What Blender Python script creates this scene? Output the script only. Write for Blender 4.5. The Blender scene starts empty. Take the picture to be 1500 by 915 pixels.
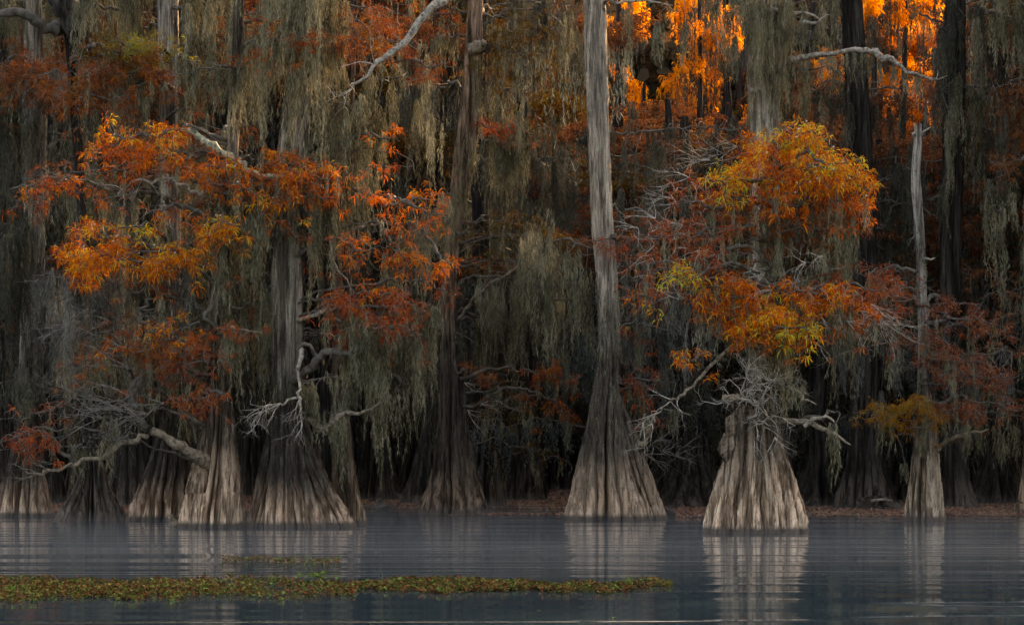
import bpy, math
import numpy as np
from mathutils import Vector

SEED = 7
rng = np.random.default_rng(SEED)
PI = math.pi
scene = bpy.context.scene
COL = scene.collection

# ------------------------------------------------------------------ camera geometry
F = 3542.0          # focal length in photo pixels (1500 wide)
H = 2.2             # camera height above the water
YH = 640.0          # row of the horizon
def P(px, py, Y):
    return np.array(((px - 750.0) / F * Y, Y, H - (py - YH) / F * Y))

# ------------------------------------------------------------------ mesh accumulation
class Geo:
    def __init__(self):
        self.v = []; self.q = []; self.n = 0
    def add(self, v, q):
        v = np.asarray(v, dtype=np.float64).reshape(-1, 3); q = np.asarray(q, dtype=np.int64).reshape(-1, 4)
        self.v.append(v); self.q.append(q + self.n); self.n += len(v)
    def arrays(self):
        return np.concatenate(self.v), np.concatenate(self.q)

def mesh_from(name, v, q, mat, smooth=False):
    me = bpy.data.meshes.new(name)
    me.vertices.add(len(v)); me.vertices.foreach_set('co', v.astype(np.float32).ravel())
    me.loops.add(len(q) * 4); me.loops.foreach_set('vertex_index', q.astype(np.int32).ravel())
    me.polygons.add(len(q))
    me.polygons.foreach_set('loop_start', np.arange(0, len(q) * 4, 4, dtype=np.int32))
    me.polygons.foreach_set('loop_total', np.full(len(q), 4, dtype=np.int32))
    if smooth:
        me.polygons.foreach_set('use_smooth', np.ones(len(q), dtype=bool))
    me.materials.append(mat)
    me.update(calc_edges=True)
    return me

def build(geo, name, mat, parent=None, origin=(0, 0, 0), smooth=False):
    if geo.n == 0: return None
    v, q = geo.arrays()
    me = mesh_from(name, v - np.array(origin), q, mat, smooth)
    o = bpy.data.objects.new(name, me); COL.objects.link(o)
    if parent is not None:
        o.parent = parent
    else:
        o.location = origin
    return o

def tag(o, label=None, cat=None, group=None, kind=None):
    if label: o['label'] = label
    if cat: o['category'] = cat
    if group: o['group'] = group
    if kind: o['kind'] = kind
    return o

def empty(name, loc, label, cat, group=None):
    o = bpy.data.objects.new(name, None); COL.objects.link(o)
    o.location = loc; o.empty_display_size = .3
    return tag(o, label, cat, group)

def norm(a):
    return a / (np.linalg.norm(a, axis=-1, keepdims=True) + 1e-9)

def resample(pts, n):
    """Catmull-Rom through the rows of pts (any number of columns)."""
    pts = np.asarray(pts, float)
    if len(pts) < 3:
        t = np.linspace(0, 1, n)[:, None]; return pts[0] * (1 - t) + pts[-1] * t
    e = np.vstack([2 * pts[0] - pts[1], pts, 2 * pts[-1] - pts[-2]])
    m = len(pts) - 1
    u = np.linspace(0, m - 1e-6, n); i = u.astype(int); t = (u - i)[:, None]
    p0, p1, p2, p3 = e[i], e[i + 1], e[i + 2], e[i + 3]
    return .5 * ((2 * p1) + (-p0 + p2) * t + (2 * p0 - 5 * p1 + 4 * p2 - p3) * t ** 2 + (-p0 + 3 * p1 - 3 * p2 + p3) * t ** 3)

def tube(geo, pts, rad, ns=8, rough=.08):
    pts = np.asarray(pts, float); rad = np.asarray(rad, float); n = len(pts)
    T = np.gradient(pts, axis=0); T = norm(T)
    up = np.array((.13, .91, .37))
    A = norm(np.cross(T, up)); B = np.cross(T, A)
    th = np.linspace(0, 2 * PI, ns, endpoint=False)
    rr = rad[:, None] * (1 + rng.normal(0, rough, (n, ns)))
    V = pts[:, None, :] + rr[..., None] * (np.cos(th)[None, :, None] * A[:, None, :] + np.sin(th)[None, :, None] * B[:, None, :])
    i = np.arange(n - 1)[:, None]; j = np.arange(ns)[None, :]; j2 = (j + 1) % ns
    q = np.stack([i * ns + j + 0 * j2, i * ns + j2, (i + 1) * ns + j2, (i + 1) * ns + j + 0 * j2], -1).reshape(-1, 4)
    geo.add(V.reshape(-1, 3), q)
    # closed end
    k = geo.n
    e = V[-1]; c = pts[-1] + T[-1] * rad[-1] * .6
    ring = np.vstack([e, c[None]])
    qs = [(a, (a + 1) % ns, ns, ns) for a in range(0, ns)]
    # caps as thin quads pairing two sides
    qs = [(a, a + 1, (a + 2) % ns, ns) for a in range(0, ns, 2)]
    geo.add(ring, qs)

def segs(geo, P0, P1, r0, r1):
    """Batched three-sided twigs."""
    P0 = np.asarray(P0, float); P1 = np.asarray(P1, float)
    if len(P0) == 0: return
    r0 = np.asarray(r0, float)[:, None]; r1 = np.asarray(r1, float)[:, None]
    D = norm(P1 - P0); R = np.tile(np.array((.31, .2, .93)), (len(D), 1))
    A = norm(np.cross(D, R)); B = np.cross(D, A)
    V = []
    for k in range(3):
        c, s = math.cos(k * 2 * PI / 3), math.sin(k * 2 * PI / 3)
        V.append(P0 + r0 * (c * A + s * B)); V.append(P1 + r1 * (c * A + s * B))
    V = np.stack(V, 1)
    b = (np.arange(len(D)) * 6)[:, None]
    q = np.concatenate([b + np.array([[0, 2, 3, 1]]), b + np.array([[2, 4, 5, 3]]), b + np.array([[4, 0, 1, 5]])])
    geo.add(V.reshape(-1, 3), q)

def ribbons(geo, p0, p1, p2, side, w0, w1, w2):
    """Batched two-quad leaves through p0, p1, p2."""
    n = len(p0)
    w0, w1, w2 = (np.broadcast_to(np.asarray(w_, float).reshape(-1, 1), (n, 1)) for w_ in (w0, w1, w2))
    V = np.stack([p0 - side * w0, p0 + side * w0, p1 - side * w1, p1 + side * w1, p2 - side * w2, p2 + side * w2], 1)
    b = (np.arange(n) * 6)[:, None]
    q = np.concatenate([b + np.array([[0, 1, 3, 2]]), b + np.array([[2, 3, 5, 4]])])
    geo.add(V.reshape(-1, 3), q)

def sprays(geo, C, D, nleaf=9, L=(.11, .2), w=.011, droop=1.0):
    """Drooping feathery branchlets round each centre."""
    K = len(C)
    if K == 0: return
    C = np.repeat(C, nleaf, 0); D = np.repeat(D, nleaf, 0); n = len(C)
    d = D * .55 + rng.normal(0, .62, (n, 3)); d[:, 2] = d[:, 2] * .55 + .1; d = norm(d)
    l = rng.uniform(L[0], L[1], (n, 1))
    p0 = C + d * rng.uniform(0, .09, (n, 1)) + rng.normal(0, .03, (n, 3))
    dr = droop * rng.uniform(.4, 1.25, (n, 1)); down = np.array((0, 0, -1.0))
    p1 = p0 + norm(d + down * .25 * dr) * l * .5
    p2 = p1 + norm(d * .55 + down * 1.0 * dr) * l * .55
    side = norm(np.cross(d, rng.normal(0, 1, (n, 3))))
    ww = w * rng.uniform(.7, 1.4, (n, 1))
    ribbons(geo, p0, p1, p2, side, ww * .5, ww, ww * .25)

def moss(geo, anchors, lens, widths, dens=165, rw=.0058, rl=(.06, .15)):
    """Hanging festoons of moss: ragged bundles of fine curls round wavy strands."""
    anchors = np.asarray(anchors, float).reshape(-1, 3); lens = np.asarray(lens, float); widths = np.asarray(widths, float)
    if len(anchors) == 0: return
    cnt = np.maximum(6, (lens * dens * (.55 + widths / .09 * .45)).astype(int))
    idx = np.repeat(np.arange(len(anchors)), cnt); n = len(idx)
    t = rng.random(n) ** 1.15
    L = lens[idx]; W = widths[idx]
    ph = rng.uniform(0, 6.28, (len(anchors), 4))[idx]; fr = rng.uniform(2.0, 5.0, (len(anchors), 2))[idx]
    lean = rng.normal(0, .025, (len(anchors), 2))[idx]
    z = t * L
    prof = (1 - t) ** .7 * (.75 + .35 * np.sin(z * 7 + ph[:, 2]))
    # each festoon splits into 3 strands that part towards the tips
    s = rng.integers(0, 3, n); sa = s * 2.1 + ph[:, 3]
    part = W * (.1 + 1.1 * t ** .7)
    cx = (np.sin(z * fr[:, 0] + ph[:, 0]) * .045 + np.sin(z * 11 + ph[:, 2]) * .012) * np.minimum(1, z * 2) + lean[:, 0] * z + np.cos(sa) * part
    cy = np.sin(z * fr[:, 1] + ph[:, 1]) * .03 * np.minimum(1, z * 2) + lean[:, 1] * z + np.sin(sa) * part
    keep = t < (.55 + .45 * ((s + idx) % 3) / 2)
    grow = .25 + .75 * np.minimum(1, z / .35)
    r = np.abs(rng.normal(0, .42, n)) * W * prof * grow + .004; a = rng.uniform(0, 2 * PI, n)
    p = anchors[idx] + np.stack([cx + np.cos(a) * r, cy + np.sin(a) * r, -z], 1)
    d = np.stack([rng.normal(0, .26, n), rng.normal(0, .26, n), -np.ones(n)], 1); d = norm(d)
    l = rng.uniform(rl[0], rl[1], (n, 1))
    mid = p + d * l * .5 + rng.normal(0, .008, (n, 3))
    end = p + d * l + rng.normal(0, .015, (n, 3))
    ang = rng.uniform(0, PI, n); side = np.stack([np.cos(ang), np.sin(ang), rng.normal(0, .3, n)], 1)
    side = norm(side)
    ww = rw * rng.uniform(.5, 1.3, (n, 1))
    k = keep
    ribbons(geo, p[k], mid[k], end[k], side[k], ww[k] * .7, ww[k], ww[k] * .35)

def twigtree(S, p, d, L, r, depth, curl=.35, grav=-.05, kids=3):
    """Recursive bare branching; S collects (p0, p1, r0, r1); returns twig tips."""
    n = 4; tips = []
    for i in range(n):
        d = d + rng.normal(0, curl * .5, 3) + np.array((0, 0, grav)); d = d / np.linalg.norm(d)
        q = p + d * L / n
        ra = r * (1 - .6 * i / n); rb = r * (1 - .6 * (i + 1) / n)
        S.append((p, q, ra, rb)); p = q
        if depth > 0 and i >= 1 and rng.random() < kids / 3.:
            e = d + rng.normal(0, .75, 3) * np.array((1, 1, .7)); e = e / np.linalg.norm(e)
            tips += twigtree(S, p, e, L * rng.uniform(.4, .7), rb * .75, depth - 1, curl, grav, kids)
    tips.append((p, d))
    return tips

def put_segs(geo, S):
    if not S: return
    segs(geo, np.array([s[0] for s in S]), np.array([s[1] for s in S]), np.array([s[2] for s in S]), np.array([s[3] for s in S]))

# ------------------------------------------------------------------ materials
def new_mat(name):
    m = bpy.data.materials.new(name); m.use_nodes = True
    nt = m.node_tree; nt.nodes.clear()
    out = nt.nodes.new('ShaderNodeOutputMaterial')
    return m, nt, out
def N(nt, t, **kw):
    n = nt.nodes.new(t)
    for k, v in kw.items():
        if k.startswith('i_'):
            n.inputs[k[2:].replace('_', ' ')].default_value = v
        else: setattr(n, k, v)
    return n
def ramp(nt, stops, interp='LINEAR'):
    r = nt.nodes.new('ShaderNodeValToRGB'); cr = r.color_ramp; cr.interpolation = interp
    while len(cr.elements) > 1: cr.elements.remove(cr.elements[-1])
    cr.elements[0].position = stops[0][0]; cr.elements[0].color = (*stops[0][1], 1)
    for p, c in stops[1:]:
        e = cr.elements.new(p); e.color = (*c, 1)
    return r
def math_n(nt, op, a=None, b=None, c=None, clamp=False):
    m = nt.nodes.new('ShaderNodeMath'); m.operation = op; m.use_clamp = clamp
    for i, x in enumerate((a, b, c)):
        if x is None: continue
        if isinstance(x, (int, float)): m.inputs[i].default_value = x
        else: nt.links.new(x, m.inputs[i])
    return m.outputs[0]
def mixc(nt, f, a, b, mode='MIX'):
    m = nt.nodes.new('ShaderNodeMix'); m.data_type = 'RGBA'; m.blend_type = mode; m.clamp_factor = True
    for s, x in ((0, f), (6, a), (7, b)):
        if isinstance(x, (int, float)): m.inputs[s].default_value = x
        elif isinstance(x, tuple): m.inputs[s].default_value = (*x, 1)
        else: nt.links.new(x, m.inputs[s])
    return m.outputs[2]

def leaf_mat(name, stops, trans=.4, nscale=1.3, mixr=.5):
    m, nt, out = new_mat(name)
    geo = N(nt, 'ShaderNodeNewGeometry'); tc = N(nt, 'ShaderNodeTexCoord')
    no = N(nt, 'ShaderNodeTexNoise', i_Scale=nscale, i_Detail=2.0); nt.links.new(tc.outputs['Object'], no.inputs['Vector'])
    nn = math_n(nt, 'MULTIPLY_ADD', no.outputs[0], 2.6, -.8, clamp=True)
    f = math_n(nt, 'MULTIPLY', nn, 1 - mixr)
    f = math_n(nt, 'MULTIPLY_ADD', geo.outputs['Random Per Island'], mixr, f)
    r = ramp(nt, stops); nt.links.new(f, r.inputs[0])
    d = N(nt, 'ShaderNodeBsdfDiffuse'); t = N(nt, 'ShaderNodeBsdfTranslucent')
    nt.links.new(r.outputs[0], d.inputs[0]); nt.links.new(r.outputs[0], t.inputs[0])
    mx = N(nt, 'ShaderNodeMixShader', i_Fac=trans)
    nt.links.new(d.outputs[0], mx.inputs[1]); nt.links.new(t.outputs[0], mx.inputs[2]); nt.links.new(mx.outputs[0], out.inputs[0])
    return m

def bark_mat(name, low, up, zlow=.9, zup=4.5, lichen=(.22, .22, .17), lich=.35, stain=(.10, .068, .05), top=None, ztop=9, streak=.9):
    """Fibrous cypress bark: bleached above the waterline, weathered higher up, dark wet band at the water."""
    m, nt, out = new_mat(name)
    tc = N(nt, 'ShaderNodeTexCoord')
    mp = N(nt, 'ShaderNodeMapping'); mp.inputs['Scale'].default_value = (10, 10, .85); nt.links.new(tc.outputs['Object'], mp.inputs[0])
    fib = N(nt, 'ShaderNodeTexNoise', i_Scale=1.6, i_Detail=7.0, i_Roughness=.68); nt.links.new(mp.outputs[0], fib.inputs['Vector'])
    mp2 = N(nt, 'ShaderNodeMapping'); mp2.inputs['Scale'].default_value = (1.2, 1.2, .55); nt.links.new(tc.outputs['Object'], mp2.inputs[0])
    big = N(nt, 'ShaderNodeTexNoise', i_Scale=1.9, i_Detail=5.0, i_Roughness=.62); nt.links.new(mp2.outputs[0], big.inputs['Vector'])
    fine = N(nt, 'ShaderNodeTexNoise', i_Scale=22.0, i_Detail=4.0, i_Roughness=.7); nt.links.new(tc.outputs['Object'], fine.inputs['Vector'])
    sep = N(nt, 'ShaderNodeSeparateXYZ'); nt.links.new(tc.outputs['Object'], sep.inputs[0])
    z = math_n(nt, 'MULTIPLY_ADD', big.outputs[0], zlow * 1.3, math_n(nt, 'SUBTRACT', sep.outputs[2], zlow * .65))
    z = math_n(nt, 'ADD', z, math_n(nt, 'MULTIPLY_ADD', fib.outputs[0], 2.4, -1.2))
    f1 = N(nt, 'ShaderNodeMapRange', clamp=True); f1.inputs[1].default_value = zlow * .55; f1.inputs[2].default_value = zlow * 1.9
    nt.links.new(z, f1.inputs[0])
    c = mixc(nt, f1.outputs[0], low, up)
    if top:
        f2 = N(nt, 'ShaderNodeMapRange', clamp=True); f2.inputs[1].default_value = zup; f2.inputs[2].default_value = ztop
        nt.links.new(z, f2.inputs[0]); c = mixc(nt, f2.outputs[0], c, top)
    lm = math_n(nt, 'MULTIPLY', math_n(nt, 'MULTIPLY_ADD', big.outputs[0], 5.0, -2.55, clamp=True), lich)
    lm = math_n(nt, 'MULTIPLY', lm, math_n(nt, 'MULTIPLY_ADD', fine.outputs[0], 3.0, -1.0, clamp=True))
    c = mixc(nt, lm, c, lichen)
    st = ramp(nt, [(.33, (.14, .12, .11)), (.41, (.5, .47, .44)), (.48, (.88, .86, .83)), (.60, (1.15, 1.13, 1.1)), (.75, (1.4, 1.38, 1.35))])
    nt.links.new(fib.outputs[0], st.inputs[0])
    c = mixc(nt, 1.0, c, st.outputs[0], 'MULTIPLY')
    mp3 = N(nt, 'ShaderNodeMapping'); mp3.inputs['Scale'].default_value = (5.5, 5.5, .38); nt.links.new(tc.outputs['Object'], mp3.inputs[0])
    sk = N(nt, 'ShaderNodeTexNoise', i_Scale=1.0, i_Detail=3.0, i_Roughness=.6); nt.links.new(mp3.outputs[0], sk.inputs['Vector'])
    sr = ramp(nt, [(.38, (.11, .09, .075)), (.47, (.45, .41, .37)), (.54, (1.0, 1.0, 1.0)), (.68, (1.28, 1.26, 1.22))]); nt.links.new(sk.outputs[0], sr.inputs[0])
    c = mixc(nt, streak, c, sr.outputs[0], 'MULTIPLY')
    sp = ramp(nt, [(.32, (.6, .58, .56)), (.5, (1, 1, 1)), (.8, (1.15, 1.15, 1.15))]); nt.links.new(fine.outputs[0], sp.inputs[0])
    c = mixc(nt, .8, c, sp.outputs[0], 'MULTIPLY')
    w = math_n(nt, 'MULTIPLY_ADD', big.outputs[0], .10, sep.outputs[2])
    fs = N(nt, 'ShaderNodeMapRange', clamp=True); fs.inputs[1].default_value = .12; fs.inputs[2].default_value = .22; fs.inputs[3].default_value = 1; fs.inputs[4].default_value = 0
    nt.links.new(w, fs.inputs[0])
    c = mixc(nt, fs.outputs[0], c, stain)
    b = N(nt, 'ShaderNodeBsdfPrincipled'); b.inputs['Roughness'].default_value = .88; b.inputs['Specular IOR Level'].default_value = .25
    nt.links.new(c, b.inputs['Base Color'])
    h = math_n(nt, 'MULTIPLY_ADD', fine.outputs[0], .25, fib.outputs[0])
    bp = N(nt, 'ShaderNodeBump'); bp.inputs['Strength'].default_value = 1.0; bp.inputs['Distance'].default_value = .07
    nt.links.new(h, bp.inputs['Height']); nt.links.new(bp.outputs[0], b.inputs['Normal'])
    nt.links.new(b.outputs[0], out.inputs[0])
    return m

def wood_mat(name, c1, c2, scale=5.0):
    m, nt, out = new_mat(name)
    tc = N(nt, 'ShaderNodeTexCoord')
    no = N(nt, 'ShaderNodeTexNoise', i_Scale=scale, i_Detail=6.0, i_Roughness=.65); nt.links.new(tc.outputs['Object'], no.inputs['Vector'])
    r = ramp(nt, [(.35, c1), (.62, c2)]); nt.links.new(no.outputs[0], r.inputs[0])
    b = N(nt, 'ShaderNodeBsdfPrincipled'); b.inputs['Roughness'].default_value = .85; b.inputs['Specular IOR Level'].default_value = .25
    nt.links.new(r.outputs[0], b.inputs['Base Color'])
    bp = N(nt, 'ShaderNodeBump'); bp.inputs['Strength'].default_value = .7; bp.inputs['Distance'].default_value = .03
    nt.links.new(no.outputs[0], bp.inputs['Height']); nt.links.new(bp.outputs[0], b.inputs['Normal'])
    nt.links.new(b.outputs[0], out.inputs[0])
    return m

M = {}
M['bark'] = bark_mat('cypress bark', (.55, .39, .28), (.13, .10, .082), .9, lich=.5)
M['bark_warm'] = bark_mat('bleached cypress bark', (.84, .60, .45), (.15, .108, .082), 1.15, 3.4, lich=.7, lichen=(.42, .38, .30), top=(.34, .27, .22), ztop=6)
M['bark_dark'] = bark_mat('dark cypress bark', (.19, .145, .12), (.06, .05, .044), .6)
M['bark_pale'] = bark_mat('pale straight cypress bark', (.66, .47, .35), (.14, .11, .092), 1.0, 4.2, lich=.8, lichen=(.42, .38, .31), top=(.70, .58, .48), ztop=6.4, streak=.5)
M['bark_grey'] = bark_mat('grey cypress bark', (.70, .48, .36), (.085, .068, .057), .62, 3.4, lich=.5, top=(.56, .48, .41), ztop=5.4, streak=.8)
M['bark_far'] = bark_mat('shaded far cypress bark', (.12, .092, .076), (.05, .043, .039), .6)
M['snag'] = bark_mat('weathered snag bark', (.55, .42, .33), (.20, .16, .14), 1.6, 3.5, top=(.46, .40, .36), ztop=5.5)
M['limb'] = wood_mat('dark limb wood', (.045, .036, .03), (.13, .11, .09))
M['limb_pale'] = wood_mat('bleached limb wood', (.07, .055, .045), (.42, .35, .28), 11)
M['limb_tan'] = wood_mat('smooth tan limb wood', (.05, .04, .032), (.27, .205, .145), 9)
M['twig'] = wood_mat('bare twig bark', (.07, .058, .05), (.25, .215, .185), 7)
M['twig_pale'] = wood_mat('silver twig bark', (.15, .125, .105), (.52, .46, .39), 7)
M['moss'] = leaf_mat('hanging moss', [(.05, (.035, .033, .02)), (.35, (.105, .095, .058)), (.6, (.21, .19, .125)), (.85, (.33, .295, .20)), (.97, (.42, .38, .27))], .16, .9, .5)
M['moss_warm'] = leaf_mat('sunny hanging moss', [(.1, (.13, .105, .06)), (.5, (.25, .21, .125)), (.9, (.40, .34, .22))], .16, .8, .55)
M['moss_grey'] = leaf_mat('grey hanging moss', [(.05, (.03, .03, .026)), (.4, (.10, .096, .084)), (.7, (.19, .18, .155)), (.95, (.31, .295, .26))], .16, .9, .5)
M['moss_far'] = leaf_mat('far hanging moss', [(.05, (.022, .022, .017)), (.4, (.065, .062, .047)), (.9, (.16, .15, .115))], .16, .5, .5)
M['rust'] = leaf_mat('rust needles', [(.05, (.12, .03, .013)), (.4, (.28, .06, .018)), (.7, (.36, .10, .022)), (.95, (.27, .17, .035))], .25)
M['orange'] = leaf_mat('orange needles', [(.03, (.12, .025, .010)), (.3, (.42, .065, .013)), (.55, (.68, .13, .015)), (.75, (.76, .22, .018)), (.9, (.58, .36, .03)), (.98, (.36, .40, .05))], .32, mixr=.66)
M['gold'] = leaf_mat('gold and green needles', [(.03, (.16, .03, .010)), (.25, (.52, .08, .013)), (.48, (.78, .17, .015)), (.64, (.86, .30, .02)), (.76, (.82, .48, .035)), (.86, (.48, .50, .05)), (.97, (.30, .40, .05))], .35, mixr=.68)
M['red'] = leaf_mat('red brown needles', [(.05, (.15, .03, .014)), (.5, (.38, .07, .022)), (.95, (.50, .16, .04))], .3)
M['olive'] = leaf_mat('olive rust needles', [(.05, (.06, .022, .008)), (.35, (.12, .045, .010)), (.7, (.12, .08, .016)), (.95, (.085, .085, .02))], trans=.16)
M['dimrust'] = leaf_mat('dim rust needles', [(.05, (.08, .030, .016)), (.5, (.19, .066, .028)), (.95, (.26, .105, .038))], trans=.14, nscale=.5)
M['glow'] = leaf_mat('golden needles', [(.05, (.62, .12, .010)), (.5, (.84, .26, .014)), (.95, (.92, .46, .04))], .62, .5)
M['cone'] = wood_mat('pale cone', (.45, .38, .33), (.7, .6, .52))

# ------------------------------------------------------------------ trunks
def flute_fn(nv=12, deep=4):
    """Ribbed buttress section: rounded ribs between sharp valleys that wander and die out with height."""
    nv = int(nv * 1.25); deep = int(deep * 1.4)
    va = np.sort((np.arange(nv) + rng.uniform(-.34, .34, nv)) * 2 * PI / nv)
    dp = rng.uniform(.16, .36, nv); k = rng.permutation(nv)[:deep]; dp[k] = rng.uniform(.45, .72, deep)
    life = rng.uniform(.5, 1.0, nv); life[k] = rng.uniform(1.1, 1.6, deep)
    off = rng.normal(0, .045, nv); ph = rng.uniform(0, 6.28, 4); wv = rng.uniform(0, 6.28, (nv, 2)); drift = rng.normal(0, .05, nv)
    sw = rng.uniform(.016, .042, nv); sw[k] *= 1.9; sw *= 1.35
    nc = 46; ca = rng.uniform(0, 2 * PI, nc); cd = rng.uniform(.02, .11, nc); cw = rng.uniform(.012, .03, nc); cz = rng.uniform(.3, 5, nc); cl = rng.uniform(.3, 1.6, nc)
    def f(th, a, zz):
        a = a[:, 0]; zz = zz[:, 0]; R = np.zeros((len(zz), len(th)))
        for i in range(len(zz)):
            z = zz[i]
            v = va + .035 * np.sin(z * 2.3 + wv[:, 0]) + .02 * np.sin(z * 6.1 + wv[:, 1]) + drift * z
            v = np.sort(v % (2 * PI))
            amp = dp * np.clip(a[i] ** .6 * life * 1.4, .06, 1)
            e = np.concatenate([[v[-1] - 2 * PI], v, [v[0] + 2 * PI]]); A = np.concatenate([[amp[-1]], amp, [amp[0]]]); O = np.concatenate([[off[-1]], off, [off[0]]])
            q = np.clip(np.searchsorted(e, th, 'right') - 1, 0, nv)
            w = e[q + 1] - e[q]; t = np.clip((th - e[q]) / np.maximum(w, 1e-3), 0, 1)
            hump = (4 * t * (1 - t)) ** .66
            d = A[q] * (1 - t) + A[q + 1] * t; d = np.maximum(d, np.where(t < .5, A[q], A[q + 1]) * np.exp(-np.minimum(t, 1 - t) * 7))
            r = 1 + O[q] * hump * a[i] - d * (1 - hump) + .05 * a[i] * np.cos(3 * th + ph[0]) + .03 * np.cos(2 * th + ph[2] + z * .5)
            ah = np.clip(a[i] ** .5, 0, 1)
            for c in range(nv):
                if amp[c] < .03: continue
                dd = np.abs((th - v[c] + PI) % (2 * PI) - PI)
                r = r - min(.44, amp[c] * 1.15 + .05) * ah * np.exp(-(dd / sw[c]) ** 2)
            for c in range(nc):
                s_ = np.exp(-((z - cz[c]) / cl[c]) ** 2)
                if s_ < .03: continue
                dd = np.abs((th - ca[c] - .04 * np.sin(z * 3 + c) + PI) % (2 * PI) - PI)
                r = r - cd[c] * s_ * np.exp(-dd / cw[c])
            R[i] = r
        return R
    return f

def trunk_mesh(geo, prof, Y, origin, ns=150, flare_top=None, ztop=None, step=.075, nv=12, deep=4, rough=.016, dY=0., depth=1.0):
    """prof rows (py, xl, xr) photo pixels at distance Y; the first row is the waterline."""
    rows = []
    for py, xl, xr in prof:
        c = P((xl + xr) / 2, py, Y); rows.append((c[0], c[2], (xr - xl) / 2 / F * Y))
    rows = np.array(rows); rows[:, 1] -= rows[0, 1]; rows[0, 1] = -.12
    rows = rows[np.argsort(rows[:, 1])]
    if ztop and ztop > rows[-1, 1]:
        dx = (rows[-1, 0] - rows[-2, 0]) / max(.1, rows[-1, 1] - rows[-2, 1])
        r = rows[-1]; h = ztop - r[1]
        rows = np.vstack([rows, [r[0] + dx * h * .4, r[1] + h * .5, r[2] * .75], [r[0] + dx * h * .5, ztop, r[2] * .35]])
    zmax = rows[-1, 1]
    zs = [-.12]; z = -.12
    while z < zmax:
        z += step * (1 if z < 4.5 else 2.2); zs.append(min(z, zmax))
    zs = np.array(zs)
    # monotone piecewise interpolation, lightly smoothed
    cx = np.interp(zs, rows[:, 1], rows[:, 0]); rr = np.interp(zs, rows[:, 1], rows[:, 2])
    k = np.ones(5) / 5
    sm = lambda a: np.convolve(np.pad(a, 2, mode='edge'), k, 'valid')
    cx = sm(cx); rr = sm(sm(rr))
    cy = Y + dY + .06 * np.sin(zs * .9 + rng.uniform(0, 6)) * np.clip(zs / 3, 0, 1)
    rtop = np.interp(5.5, zs, rr) if zmax > 5.5 else rr[-1]
    a = np.clip((rr - rtop) / max(.05, rr[0] - rtop), 0, 1)[:, None] ** .8
    ns = int(ns * 1.6); th = np.linspace(0, 2 * PI, ns, endpoint=False)
    f = flute_fn(nv, deep)
    R = rr[:, None] * f(th, a, zs[:, None]) * 1.03
    nz = rng.normal(0, 1, R.shape); nz = (nz + np.roll(nz, 1, 0) + np.roll(nz, 2, 0) + np.roll(nz, 3, 0)) / 2
    R = R + nz * rough * np.minimum(1, rr[:, None] / .3)
    # knobbly swellings and old scars
    for _ in range(7):
        z0 = rng.uniform(1, max(2, zmax * .8)); t0 = rng.uniform(0, 2 * PI); am = rng.uniform(-.06, .13)
        dd = np.abs((th[None] - t0 + PI) % (2 * PI) - PI)
        R = R * (1 + am * np.exp(-(dd / .45) ** 2 - ((zs[:, None] - z0) / .25) ** 2))
    X = cx[:, None] + np.cos(th) * R; Yy = cy[:, None] + np.sin(th) * R * depth
    Z = np.repeat(zs[:, None], ns, 1)
    V = np.stack([X, Yy, Z], -1)
    V[-1, :, 2] += rng.uniform(0, .25, ns) * (0 if ztop else 1)
    n = len(zs)
    i = np.arange(n - 1)[:, None]; j = np.arange(ns)[None, :]; j2 = (j + 1) % ns
    q = np.stack([i * ns + j, i * ns + j2, (i + 1) * ns + j2, (i + 1) * ns + j], -1).reshape(-1, 4)
    geo.add(V.reshape(-1, 3), q)
    top = np.vstack([V[-1], [[cx[-1], cy[-1], zmax - .05]]])
    geo.add(top, [(a_, a_ + 1, (a_ + 2) % ns, ns) for a_ in range(0, ns, 2)])
    return lambda z: (np.interp(z, zs, cx), np.interp(z, zs, cy), np.interp(z, zs, rr))

class Tree:
    def __init__(s, name, label, prof, Y, mat, ztop=None, cat='tree', group=None, **kw):
        s.Y = Y; b = P((prof[0][1] + prof[0][2]) / 2, prof[0][0], Y)
        s.o = np.array((b[0], Y, 0.)); s.root = empty(name, tuple(s.o), label, cat, group)
        g = Geo(); s.at = trunk_mesh(g, prof, Y, s.o, ztop=ztop, **kw)
        s.ztop = ztop
        s.trunk = build(g, 'trunk', M[mat], s.root, s.o, smooth=True)
        s.kw = kw
    def extra(s, name, prof, mat, **kw):
        g = Geo(); f = trunk_mesh(g, prof, s.Y, s.o, **kw); build(g, name, M[mat], s.root, s.o, smooth=True); return f
    def limb(s, pts, r0, r1=None, mat='limb', name='limb', ns=8, crook=.05, n=None):
        """pts rows (px, py, dY) or world points; returns object and sampled centreline."""
        W = np.array([P(p[0], p[1], s.Y + p[2]) for p in pts])
        return s.wlimb(W, r0, r1, mat, name, ns, crook, n)
    def wlimb(s, W, r0, r1=None, mat='limb', name='limb', ns=8, crook=.05, n=None):
        W = np.asarray(W, float); r1 = r0 * .25 if r1 is None else r1
        L = np.linalg.norm(np.diff(W, axis=0), axis=1).sum(); n = n or int(max(10, L / .11))
        C = resample(W, n)
        w = rng.normal(0, 1, (n, 3)); w = np.cumsum(w, 0); w -= np.linspace(0, 1, n)[:, None] * w[-1]
        C = C + w * crook * .14 * np.array((1, 1, 1))
        t = np.linspace(0, 1, n)
        kn = np.interp(np.arange(n), np.arange(0, n + 3, 3)[:n // 3 + 2], rng.normal(0, .16, n // 3 + 2)[:len(np.arange(0, n + 3, 3)[:n // 3 + 2])])
        g = Geo(); tube(g, C, (r0 * (1 - t) ** .8 + r1) * (1 + kn), ns, .12)
        ob = build(g, name, M[mat], s.root, s.o, smooth=True)
        return ob, C
    def sub(s, geo, name, mat, limb, smooth=False):
        return build(geo, name, M[mat], limb, s.o, smooth)

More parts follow.
